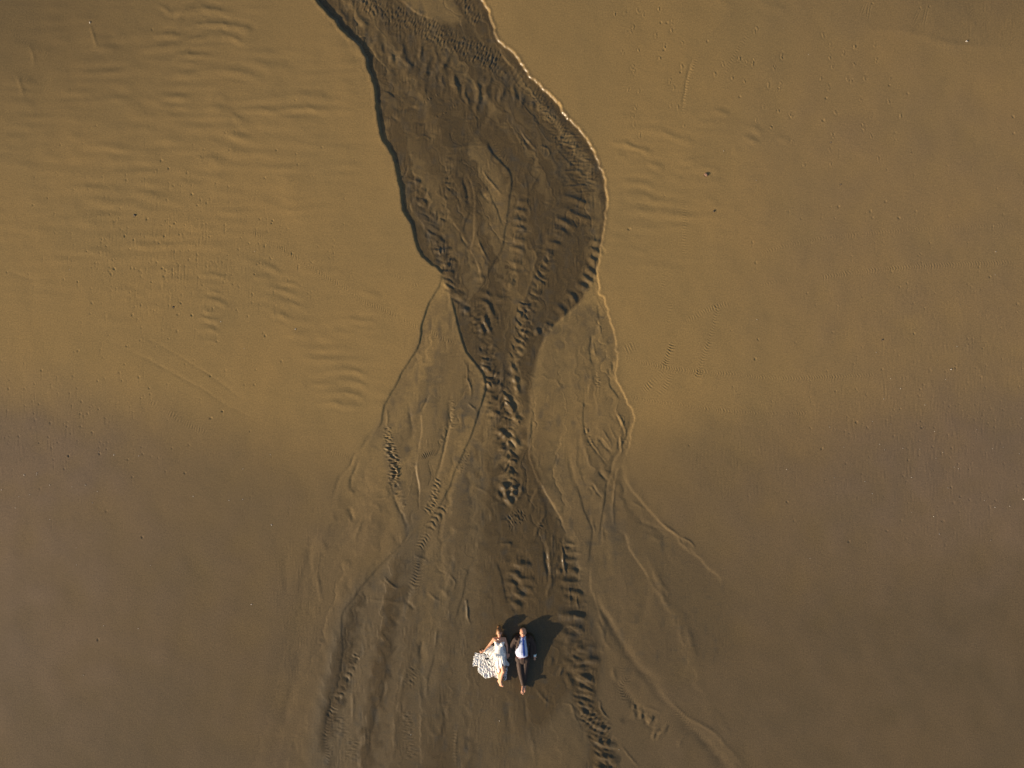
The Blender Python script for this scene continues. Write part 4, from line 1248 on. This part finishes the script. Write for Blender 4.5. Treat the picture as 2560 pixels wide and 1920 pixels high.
def face_parts(body, c, rx, rl, rz, tilt, male):
    """c = head centre, face looks up (+z), crown towards +y; small features as parts of the body"""
    def onface(fx, fy, lift=0.0):
        x = fx * rx; y = -fy * rl
        zz = rz * math.sqrt(max(0, 1 - (x / rx) ** 2 - (y / rl) ** 2))
        return Vector((c[0] + x, c[1] + y, c[2] + zz + lift))
    for s in (-1, 1):
        plain("eye", lambda bm: ellipsoid(bm, onface(.36 * s, .08, -.003), (.011, .0048, .005)), M_eye, body)
        plain("iris", lambda bm: ellipsoid(bm, onface(.36 * s, .08, .002), (.005, .0045, .003)), M_iris, body)
        def brow(bm):
            capsule(bm, onface(.16 * s, -.10, .000), onface(.36 * s, -.15, .002), .0035, .004, 1, 1, 8)
            capsule(bm, onface(.36 * s, -.15, .002), onface(.58 * s, -.08, .000), .004, .0025, 1, 1, 8)
        plain("eyebrow", brow, M_brow, body)
    def lips(bm):
        for dy in (-.007, .006):
            a = onface(-.24, .62, .002); b = onface(0, .64, .006); d = onface(.24, .62, .002)
            for q in (a, b, d): q.y += dy * .8
            capsule(bm, a, b, .003, .006, 1, 1, 8); capsule(bm, b, d, .006, .003, 1, 1, 8)
    plain("lips", lips, M_lip, body)

def head_blob(bm, c, rx, rl, rz):
    c = Vector(c)
    ellipsoid(bm, c, (rx, rl, rz))
    ellipsoid(bm, c + Vector((0, rl * .30, -rz * .12)), (rx * 1.02, rl * .78, rz * .98))
    ellipsoid(bm, c + Vector((0, -rl * .62, rz * .32)), (rx * .62, rl * .40, rz * .50))      # jaw and chin
    for s in (-1, 1):
        ellipsoid(bm, c + Vector((s * rx * .45, -rl * .28, rz * .60)), (rx * .34, rl * .26, rz * .30))   # cheeks
        ellipsoid(bm, c + Vector((s * rx * 1.0, -rl * .08, -rz * .05)), (rx * .12, rl * .26, rz * .20), (0, s * .4, 0))  # ears
        ellipsoid(bm, c + Vector((s * rx * .36, rl * .10, rz * .78)), (rx * .30, rl * .07, rz * .14))   # brow ridge
    capsule(bm, c + Vector((0, rl * .0, rz * .95)), c + Vector((0, -rl * .28, rz * 1.13)), .008, .013)    # nose
    for s in (-1, 1): ellipsoid(bm, c + Vector((s * .010, -rl * .30, rz * 1.02)), (.008, .009, .008))

# ================================================================ THE BRIDE
bz = Vector((T(655, 860).x, T(655, 860).y, 0))
zb = .0
bride = empty("person", (bz.x, bz.y, 0))
tag(bride, "woman in a white strapless wedding dress lying on wet sand beside a man", "person")
bh = T(653, 452, .125)
def bride_body(bm):
    head_blob(bm, bh, .070, .098, .090)
    nk = T(655, 560, .085)
    capsule(bm, bh + Vector((0, -.05, -.02)), nk, .045, .050)
    ch = T(652, 640, .10)
    capsule(bm, nk, ch, .06, .10, .8, 1.15)
    capsule(bm, T(565, 568, .10), T(742, 568, .10), .048, .048)
    capsule(bm, T(600, 600, .10), T(705, 600, .10), .085, .085, 1, 1)
    capsule(bm, T(652, 640, .105), T(650, 745, .095), .125, .098, .75, 1.05)
    capsule(bm, T(650, 745, .095), T(655, 860, .10), .100, .135, .75, 1.05)
    capsule(bm, T(615, 870, .105), T(700, 870, .105), .105, .105)
    for x in (605, 700): ellipsoid(bm, T(x, 660, .175), (.058, .062, .055))
    capsule(bm, T(565, 570, .10), T(690, 585, .165), .014, .010, 1, 1, 8)   # collar bones
    capsule(bm, T(745, 570, .10), T(640, 585, .165), .014, .010, 1, 1, 8)
    # her right arm, stretched out to the skirt
    capsule(bm, T(558, 568, .10), T(462, 692, .075), .046, .035)
    capsule(bm, T(462, 692, .075), T(380, 785, .085), .036, .024)
    fingers(bm, T(380, 785, .085), T(338, 806, .085), [T(292, 782, .085), T(286, 800, .075), T(290, 820, .06), T(306, 838, .05)], T(330, 770, .10))
    # her left arm, down to the groom's hand
    capsule(bm, T(748, 568, .10), T(793, 700, .07), .044, .034)
    capsule(bm, T(793, 700, .07), T(808, 835, .06), .034, .023)
    fingers(bm, T(808, 835, .06), T(806, 880, .06), [T(790, 925, .05), T(800, 932, .045), T(812, 930, .045), T(823, 918, .045)], T(786, 890, .07))
    # legs
    capsule(bm, T(622, 880, .10), T(646, 1130, .11), .082, .055)
    capsule(bm, T(646, 1130, .11), T(655, 1330, .055), .055, .036)
    foot(bm, T(655, 1330, .055), T(635, 1345, .035), T(672, 1405, .065), T(690, 1435, .07), .032)
    capsule(bm, T(695, 880, .11), T(725, 1150, .215), .092, .060)
    ellipsoid(bm, T(728, 1155, .222), (.055, .06, .055))
    capsule(bm, T(722, 1160, .205), T(690, 1250, .165), .057, .058)
    capsule(bm, T(690, 1250, .165), T(676, 1335, .115), .056, .034)
    foot(bm, T(676, 1335, .115), T(690, 1350, .075), T(694, 1420, .115), T(697, 1452, .105), .032)
body_f = blob("body", bride_body, M_skin_f, bride, .0045, 3)
face_parts(body_f, bh, .070, .098, .094, 0, False)

def bride_hair(bm):
    r = random.Random(3)
    ellipsoid(bm, bh + Vector((0, .050, -.008)), (.079, .076, .095))
    ellipsoid(bm, bh + Vector((-.004, .105, -.020)), (.060, .062, .070))       # gathered up on the crown
    ellipsoid(bm, bh + Vector((-.010, .150, -.035)), (.040, .040, .045))
    for k in range(60):             # locks swept up and back from the face
        a = r.uniform(-1.3, 1.3)
        st_ = bh + Vector((math.sin(a) * .070, .020 + .050 * math.cos(a), .045 * math.cos(a) + r.uniform(-.02, .035)))
        md = bh + Vector((math.sin(a) * .058, .095 + r.uniform(-.01, .02), r.uniform(.0, .05)))
        en = bh + Vector((math.sin(a) * .030 - .008 + r.uniform(-.012, .012), .150 + r.uniform(-.02, .030), r.uniform(-.03, .02)))
        capsule(bm, st_, md, .008, .010, 1, 1, 8); capsule(bm, md, en, .010, .006, 1, 1, 8)
    for s, n in ((-1, 12), (1, 8)):
        for k in range(n):
            st_ = bh + Vector((s * .068, r.uniform(-.02, .05), r.uniform(-.06, .02)))
            en = st_ + Vector((s * r.uniform(.005, .030), -r.uniform(.04, .10), -r.uniform(.01, .03)))
            en.z = max(en.z, .02)
            capsule(bm, st_, en, .010, .005, 1, 1, 8)
blob("hair", bride_hair, M_hair, body_f, .0045, 1)
def necklace(bm):
    pts_ = [T(612, 568, .155), T(630, 583, .178), T(650, 592, .186), T(670, 584, .180), T(690, 568, .160)]
    for a, b in zip(pts_[:-1], pts_[1:]): capsule(bm, a, b, .0028, .0028, 1, 1, 6)
    ellipsoid(bm, T(650, 598, .188), (.007, .009, .005))
plain("necklace", necklace, M_silver, bride)
def bracelet(bm):
    bmesh.ops.create_uvsphere(bm, u_segments=12, v_segments=8, radius=.011, matrix=Matrix.Translation(T(826, 850, .075)))
    c = T(809, 842, .062)
    for k in range(16):
        a0 = 2 * math.pi * k / 16; a1 = 2 * math.pi * (k + 1) / 16
        capsule(bm, c + Vector((math.cos(a0) * .028, 0, math.sin(a0) * .028)), c + Vector((math.cos(a1) * .028, 0, math.sin(a1) * .028)), .004, .004, 1, 1, 6)
plain("bracelet", bracelet, M_silver, bride)

bv = bvh_of([body_f])
wc = T(650, 735)
bod = sheet("bodice", [(549, 614), (575, 606), (605, 608), (630, 622), (648, 634), (668, 622), (700, 606), (728, 606), (748, 614), (752, 660), (744, 700), (746, 760),
                       (700, 775), (640, 778), (590, 770), (556, 756), (556, 700), (548, 655)], bv, M_dress, bride, .03, .010, .003, 5,
            fold=lambda X, Y, z: .0016 * np.sin(X * 160) + .0012 * np.sin(Y * 210 + X * 90), zg=.13)
def skirt_fold(X, Y, z):
    a = np.arctan2(Y - wc.y - .12, X - wc.x); r = np.hypot(X - wc.x, Y - wc.y)
    lx = sstep((wc.x - .05 - X) / .18)
    return (.006 + .016 * lx) * np.sin(a * 30 + 2.5 * np.sin(r * 7)) * sstep(r / .35) + .004 * np.sin(a * 61 + 1.0) * sstep(r / .25) + .05 * lx * np.exp(-((Y - wc.y + .06) / .14) ** 2)
sk = sheet("skirt", [(552, 735), (520, 718), (480, 716), (440, 735), (395, 780), (350, 820), (345, 845), (400, 868), (455, 885), (485, 965), (535, 1055), (580, 1130), (632, 1195),
                     (652, 1170), (668, 1120), (690, 1055), (708, 1010), (720, 1000), (735, 1025), (770, 1058), (786, 1000), (785, 900), (772, 800), (748, 735), (650, 725)],
           bv, M_dress, bride, .02, .012, .004, 12, fold=skirt_fold, zg=.14)
def train_rt(X, Y):
    c = T(450, 955); n3 = rnd2(X.shape, 18, 7)
    return np.hypot((X - c.x), (Y - c.y) * .9), np.arctan2(Y - c.y, X - c.x), n3
def train_fold(X, Y, z):
    R, A, n3 = train_rt(X, Y)
    n1 = rnd2(X.shape, 10, 5); n2 = rnd2(X.shape, 5, 6)
    g = T(395, 835); A = np.arctan2(Y - g.y, X - g.x); R2 = np.hypot(X - g.x, Y - g.y)
    return .026 + .004 * np.sin(R * 58 + 2.4 * n3) + .0065 * np.sin(A * 27 + 2.4 * n3 + .8 * n1 + R2 * 7) * sstep(R2 / .15) + .003 * n1 + .001 * n2
def train_holes(X, Y):
    R, A, n3 = train_rt(X, Y)
    n = .8 * rnd2(X.shape, 7, 11) + .45 * rnd2(X.shape, 4, 12) + .75 * np.sin(R * 58 + 2.4 * n3 + 3.3)
    cen = np.exp(-(R / .11) ** 2)
    band = sstep((X - T(300, 0).x) / .2) * 0
    return n > 1.75 - 1.2 * cen
tr = sheet("train", [(350, 838), (300, 838), (250, 828), (214, 820), (190, 880), (170, 930), (163, 1000), (163, 1078), (190, 1066), (215, 1074), (255, 1062), (248, 1140), (290, 1215), (350, 1262),
                     (400, 1304), (440, 1290), (470, 1282), (540, 1262), (600, 1292), (648, 1300), (655, 1235), (656, 1180), (650, 1090), (590, 960), (520, 870), (400, 850)],
           None, M_lace, bride, .010, .004, .004, 2, fold=train_fold, holes=train_holes, zg=.04, jag=.012)
sheet("hem_ruffle", [(765, 955), (790, 965), (812, 1000), (838, 1050), (818, 1082), (780, 1068), (762, 1062)], None, M_lace, bride, .06, .004, .004, 2,
      fold=lambda X, Y, z: .012 * rnd2(X.shape, 5, 31) + .006 * rnd2(X.shape, 3, 32), zg=.08, jag=.006)
sheet("underskirt", [(760, 1058), (798, 1085), (800, 1180), (790, 1260), (778, 1322), (735, 1345), (728, 1280), (745, 1180)], None, M_lace, bride, .008, .004, .004, 2,
      fold=lambda X, Y, z: .008 + .007 * rnd2(X.shape, 7, 33) + .004 * rnd2(X.shape, 3, 34),
      holes=lambda X, Y: (rnd2(X.shape, 6, 35) + .6 * rnd2(X.shape, 3, 36)) > .9, zg=.02, jag=.008)

# ================================================================ THE GROOM
gzp = T(1080, 900)
groom = empty("person", (gzp.x, gzp.y, 0))
tag(groom, "bald barefoot man in dark suit, white shirt and blue tie lying on wet sand", "person")
gh = T(1090, 452, .125)
def groom_body(bm):
    head_blob(bm, gh, .082, .112, .098)
    nk = T(1088, 560, .10)
    capsule(bm, gh + Vector((0, -.05, -.02)), nk, .062, .068)
    capsule(bm, nk, T(1086, 640, .12), .08, .13, .85, 1.1)
    capsule(bm, T(975, 585, .11), T(1205, 585, .11), .062, .062)
    capsule(bm, T(1085, 660, .12), T(1082, 900, .12), .14, .14, .9, 1.0)
    # right hand (at photo right), fingers spread on the sand
    capsule(bm, T(1205, 585, .11), T(1298, 700, .075), .05, .04); capsule(bm, T(1298, 700, .075), T(1305, 885, .055), .036, .027)
    fingers(bm, T(1305, 880, .055), T(1304, 908, .045), [T(1278, 948, .035), T(1295, 962, .033), T(1312, 962, .033), T(1328, 950, .033)], T(1340, 915, .04), .009)
    # left hand clasping the bride's
    capsule(bm, T(975, 585, .11), T(880, 690, .075), .05, .04); capsule(bm, T(880, 690, .075), T(820, 850, .06), .036, .028)
    fingers(bm, T(822, 846, .062), T(812, 880, .075), [T(792, 905, .075), T(790, 918, .065), T(796, 930, .06), T(806, 938, .055)], T(828, 900, .085), .009)
    capsule(bm, T(1030, 930, .11), T(1045, 1190, .11), .08, .055); capsule(bm, T(1045, 1190, .11), T(1092, 1390, .10), .055, .040)
    capsule(bm, T(1140, 930, .105), T(1122, 1190, .085), .08, .055); capsule(bm, T(1122, 1190, .085), T(1112, 1390, .05), .055, .040)
    for (a, b, c, d, e) in ((T(1092, 1380, .10), T(1092, 1425, .105), T(1098, 1445, .065), T(1078, 1535, .17), T(1068, 1590, .19)),
                            (T(1112, 1380, .05), T(1116, 1425, .055), T(1122, 1445, .035), T(1110, 1505, .06), T(1098, 1548, .065))):
        capsule(bm, a, b, .040, .036); foot(bm, b, c, d, e, .036)
body_m = blob("body", groom_body, M_skin_m, groom, .0045, 3)
face_parts(body_m, gh, .082, .112, .102, 0, True)
def stubble(bm):
    ellipsoid(bm, gh + Vector((0, .045, -.030)), (.0855, .075, .075))
M_stub = simple("shaved_hair", (.30, .17, .11), .7, .2, 120)
blob("hair", stubble, M_stub, body_m, .005, 2)

def shirt(bm):
    capsule(bm, T(1086, 600, .12), T(1085, 680, .14), .135, .16, .85, 1.15)
    capsule(bm, T(1084, 690, .135), T(1075, 800, .155), .16, .175, .95, 1.08)
    ellipsoid(bm, T(1070, 800, .150), (.185, .19, .165))
    capsule(bm, T(1070, 820, .13), T(1072, 890, .12), .165, .145, .9, 1.08)
    capsule(bm, T(1088, 540, .115), T(1088, 575, .125), .072, .085)
sh = blob("shirt", shirt, M_shirt, groom, .006, 6)
def collar(bm):
    for s in (-1, 1):
        capsule(bm, T(1088 + s * 50, 530, .14), T(1088 + s * 14, 560, .215), .012, .010, 1, 1, 8)
        capsule(bm, T(1088 + s * 50, 530, .14), T(1088 + s * 34, 582, .215), .012, .008, 1, 1, 8)
        capsule(bm, T(1088 + s * 34, 582, .215), T(1088 + s * 14, 560, .215), .009, .009, 1, 1, 8)
blob("collar", collar, M_shirt, sh, .005, 1)
def trousers(bm):
    capsule(bm, T(1015, 925, .115), T(1140, 925, .115), .118, .118, .95, 1)
    capsule(bm, T(1078, 900, .12), T(1078, 940, .115), .165, .15, .8, 1.05)
    capsule(bm, T(1015, 940, .11), T(1045, 1190, .115), .105, .078)
    capsule(bm, T(1045, 1190, .115), T(1088, 1400, .105), .076, .060)
    capsule(bm, T(1148, 940, .105), T(1122, 1190, .085), .105, .074)
    capsule(bm, T(1122, 1190, .085), T(1113, 1400, .055), .074, .054)
    r = random.Random(9)
    for k in range(26):            # folds
        y = r.uniform(960, 1390); t = (y - 940) / 460
        x = r.choice((1015 + 70 * t, 1148 - 36 * t)) + r.uniform(-25, 25)
        z = .170 - .05 * t
        capsule(bm, T(x - 22, y - r.uniform(-8, 25), z), T(x + 22, y + r.uniform(-5, 25), z), .010, .008, 1, 1, 8)
tro = blob("trousers", trousers, M_trouser, groom, .0055, 3)
bvs = bvh_of([sh, tro, body_m])
def belt_f(bm):
    pts_ = []
    for x in range(955, 1215, 12):
        p = T(x, 896 + 6 * math.sin((x - 955) / 260 * math.pi), .2)
        h = bvs.ray_cast(Vector((p.x, p.y, 2)), Vector((0, 0, -1)))
        pts_.append(Vector((p.x, p.y, max(.06, (h[0].z if h[0] else .05) + .003))))
    for a, b in zip(pts_[:-1], pts_[1:]): capsule(bm, a, b, .015, .015, .4, 1, 8)
plain("belt", belt_f, M_belt, groom)
tie = sheet("tie", [(1076, 556), (1104, 556), (1112, 575), (1114, 640), (1120, 740), (1128, 830), (1126, 862), (1108, 886), (1088, 862), (1082, 760), (1082, 650), (1074, 585)], bvs, M_tie, groom, .05, .010, .0025, 6, zg=.25, thick=.006)
def knot(bm): capsule(bm, T(1090, 552, .205), T(1091, 572, .225), .018, .014)
blob("knot", knot, M_tie, tie, .004, 2)

jk = sheet("jacket", [(1132, 512), (1160, 505), (1215, 512), (1262, 545), (1292, 610), (1298, 760), (1292, 880), (1250, 900), (1208, 905), (1184, 890), (1172, 760), (1156, 650), (1142, 570)], bvs, M_suit, groom, .06, .016, .0035, 8,
           fold=lambda X, Y, z: .006 * rnd2(X.shape, 17, 41) + .002 * rnd2(X.shape, 8, 42), zg=.16, thick=.006)
j2 = sheet("jacket_front", [(1044, 512), (1000, 508), (950, 520), (915, 560), (912, 620), (932, 700), (905, 745), (915, 780), (938, 822), (955, 770), (1002, 672), (1022, 600), (1034, 555)], bvs, M_suit, groom, .05, .016, .0035, 7,
           fold=lambda X, Y, z: .009 * rnd2(X.shape, 17, 43) + .003 * rnd2(X.shape, 8, 44), zg=.15, thick=.006)
def lapel(bm, pts_):
    pass
def jacket_back(bm):
    capsule(bm, T(960, 560, .08), T(940, 700, .05), .075, .06, .8)
    capsule(bm, T(1222, 560, .085), T(1235, 870, .06), .082, .075, .85)
    # sleeves
    capsule(bm, T(955, 568, .10), T(880, 690, .075), .070, .058)
    capsule(bm, T(880, 690, .075), T(832, 815, .062), .057, .043)
    capsule(bm, T(1240, 575, .10), T(1298, 700, .075), .070, .058)
    capsule(bm, T(1298, 700, .075), T(1305, 835, .06), .057, .046)
    r = random.Random(4)
    for k in range(12):
        t = r.random(); x = 1262 + 42 * t; y = 600 + 210 * t
        capsule(bm, T(x - 20, y, .125 - .02 * t), T(x + 20, y + r.uniform(-10, 14), .125 - .02 * t), .010, .008, 1, 1, 8)
        x = 935 - 90 * t
        capsule(bm, T(x - 18, y, .125 - .02 * t), T(x + 18, y + r.uniform(-10, 14), .125 - .02 * t), .010, .008, 1, 1, 8)
jb = blob("jacket_sleeves", jacket_back, M_suit, groom, .006, 4)
def cuff(bm):
    capsule(bm, T(1305, 838, .06), T(1305, 872, .058), .045, .043, .85)
M_cuff = simple("cuff_cotton", (.62, .78, .84), .7, .03)
blob("cuff", cuff, M_cuff, groom, .005, 1)

# ================================================================ STONES AND SHELLS
M_stone = simple("stone", (.17, .10, .07), .8, .35, 30, .6)
M_darkstone = simple("dark_stone", (.09, .07, .05), .8, .35, 30, .6)
M_shell = simple("shell", (.80, .76, .70), .5, .08, 50, .3)
def pebble(bm, loc, r, seed, flat=.6):
    rr = random.Random(seed)
    b2 = bmesh.new(); bmesh.ops.create_icosphere(b2, subdivisions=3, radius=1)
    off = Vector((rr.uniform(0, 50), rr.uniform(0, 50), 0))
    from mathutils import noise
    a = rr.uniform(0, 6)
    for v in b2.verts:
        v.co *= 1 + .35 * noise.noise(v.co * 1.3 + off) + .12 * noise.noise(v.co * 4 + off)
        v.co.x *= 1.25; v.co.z *= flat
        v.co = Matrix.Rotation(a, 3, 'Z') @ v.co * r
    tm = bpy.data.meshes.new("t"); b2.to_mesh(tm); b2.free(); bm.from_mesh(tm); bpy.data.meshes.remove(tm)
def put(name, fn, mat, px, py, r, label, cat, group=None):
    o = plain(name, fn, mat)
    z = zat(px, py)
    p = W(px, py, z); o.location = (p.x, p.y, z + r * .30)
    tag(o, label, cat, group)
    return o
def mpt(c, x, y): return crop(c, [(x, y)])[0]
STONES = [('M', 553, 912, .045, M_stone, "reddish brown stone, the largest loose stone on the beach right of the channel"),
          ('M', 594, 1102, .024, M_darkstone, "small dark stone in a shallow pit below the reddish brown stone"),
          ('M', 1256, 962, .019, M_darkstone, "small dark oval stone alone on smooth sand in the upper right beach"),
          ('M', 1205, 742, .018, M_darkstone, "small dark pebble at the end of a trail of footprints"),
          ('K', 776, 1240, .028, M_darkstone, "dark pitted stone among worm casts on the left beach"),
          ('L', 1000, 662, .022, M_darkstone, "dark pebble at the right end of the long ripples on the left beach"),
          ('N', 1472, 312, .020, M_darkstone, "dark hooked pebble in the middle of the right beach"),
          ('N', 1683, 769, .017, M_darkstone, "dark speck of stone on the greyish damp sand at right")]
for k, (c, x, y, r, mt, lb) in enumerate(STONES):
    px, py = mpt(c, x, y)
    put("stone", lambda bm: pebble(bm, None, r, k), mt, px, py, r, lb, "stone")
def shell_mesh(bm, r):
    # ribbed fan shell: domed fan with a hinge
    n, mring = 22, 7
    grid = []
    for i in range(n + 1):
        a = math.radians(-75 + 150 * i / n); row = []
        for j in range(1, mring + 1):
            t = j / mring
            rib = 1 + .06 * math.cos(i * math.pi)
            row.append(bm.verts.new((math.sin(a) * r * t * 1.05, (math.cos(a) * t * 1.15 - .5) * r, r * .45 * math.sin(math.pi * (.12 + .83 * t)) * math.cos(a * .85) * rib + .001)))
        grid.append(row)
    hub = bm.verts.new((0, -.5 * r, r * .12))
    for i in range(n):
        bm.faces.new((hub, grid[i][0], grid[i + 1][0]))
        for j in range(mring - 1): bm.faces.new((grid[i][j], grid[i][j + 1], grid[i + 1][j + 1], grid[i + 1][j]))
    g = bmesh.ops.solidify(bm, geom=bm.faces[:], thickness=r * .06)
SHELLS = [('M', 1913, 216, .040, "largest white shell, at the foot of the scoured sand near the top right corner"),
          ('K', 518, 130, .030, "white shell with a long scratch below it near the top left"),
          ('N', 1832, 466, .026, "bright white shell, the largest on the damp sand of the right side"),
          ('O', 1416, 391, .022, "lone white shell left of the channel, highest on the smooth lower left sand"),
          ('O', 1312, 806, .022, "lone white shell on the smooth lower left sand near the stream fan"),
          ('N', 2210, 1143, .028, "white shell cut by the right edge of the photo"),
          ('J', 2050, 1462 - 1440 + 0, .0, ""),
          ('I', 2103, 1252, .018, "tiny pale shell just below and left of the couple's feet"),
          ('L', 1702, 790, .024, "pale shell on the left beach beside the wheel track"),
          ('O', 126, 131, .020, "white shell nearest the left edge on the mauve damp sand")]
shell_proto = None
for k, (c, x, y, r, lb) in enumerate(SHELLS):
    if r <= 0: continue
    px, py = mpt(c, x, y)
    o = put("shell", lambda bm: shell_mesh(bm, r), M_shell, px, py, r * .2, lb, "shell")
    o.rotation_euler = (0, 0, k * 1.7)
proto = bpy.data.meshes.new("shell_fragment")
_b = bmesh.new(); shell_mesh(_b, .0125); _b.to_mesh(proto); _b.free(); proto.materials.append(M_shell)
for p_ in proto.polygons: p_.use_smooth = True
frag = [mpt('N', x, y) for x, y in ((1876, 131), (818, 207), (1862, 346), (1440, 378), (1760, 417), (1803, 519), (1516, 514), (1568, 567), (1480, 620), (1198, 767), (1421, 738), (1518, 752), (1745, 790), (1272, 872), (1458, 856), (1484, 886), (1580, 878), (1668, 882), (1788, 900), (1752, 929), (973, 988), (1222, 1032), (1382, 1052), (1625, 1030), (1420, 1115), (1878, 1139), (2004, 1150), (1803, 1147), (2060, 1186), (2137, 1180), (1624, 1211), (1740, 1234), (2103, 872), (2047, 880), (2187, 906), (2197, 720), (1965, 780), (1848, 976), (1870, 985), (1770, 1325), (2038, 1358), (1095, 1451), (1815, 1085), (1695, 652))] + \
       [mpt('O', x, y) for x, y in ((193, 120), (190, 130), (260, 183), (376, 192), (98, 243), (156, 232), (446, 183), (508, 216), (482, 276), (1008, 242), (1266, 257), (1195, 263), (399, 599), (541, 917), (721, 932), (436, 1174), (1268, 99), (725, 30), (595, 25), (80, 302), (8, 208), (260, 362), (398, 510), (785, 602))] + \
       [mpt('M', x, y) for x, y in ((955, 148), (1088, 284), (815, 942), (645, 788), (2065, 1313), (2062, 1433))] + [mpt('K', x, y) for x, y in ((1467, 1448), (400, 1554))] + [mpt('L', x, y) for x, y in ((1272, 747), (1407, 902), (655, 1515), (568, 1497), (800, 1520), (1558, 1512))] + \
       [mpt('I', 1338, 1371), mpt('J', 925, 1500)]
for k, (px, py) in enumerate(frag):
    o = bpy.data.objects.new("shell_fragment", proto); link(o)
    z = zat(px, py); p = W(px, py, z)
    s = R_.uniform(.7, 1.25)
    o.location = (p.x, p.y, z + .002); o.scale = (s, s, s); o.rotation_euler = (R_.uniform(-.4, .4), R_.uniform(-.4, .4), R_.uniform(0, 6.28))
    if px > 1500 and py > 620: lb, gp = "tiny white shell fragment on the greyish damp sand right of the channel", "tiny shell fragments on the damp sand at right"
    elif px < 1000 and py > 1000: lb, gp = "tiny white shell fragment on the darker damp sand left of the lower channel", "tiny shell fragments on the damp sand at lower left"
    elif px < 1000: lb, gp = "tiny white shell fragment on the golden rippled beach left of the channel", "tiny shell fragments on the upper left beach"
    elif py > 1600: lb, gp = ("tiny white shell fragment in the stream fan left of the bride's feet" if px < 1280 else "tiny white shell fragment beside the rippled stream at the bottom right of the couple"), "tiny shell fragments in the stream fan"
    else: lb, gp = "tiny white shell fragment on the smooth golden beach upper right of the channel", "tiny shell fragments on the upper right beach"
    tag(o, lb, "shell fragment", gp)
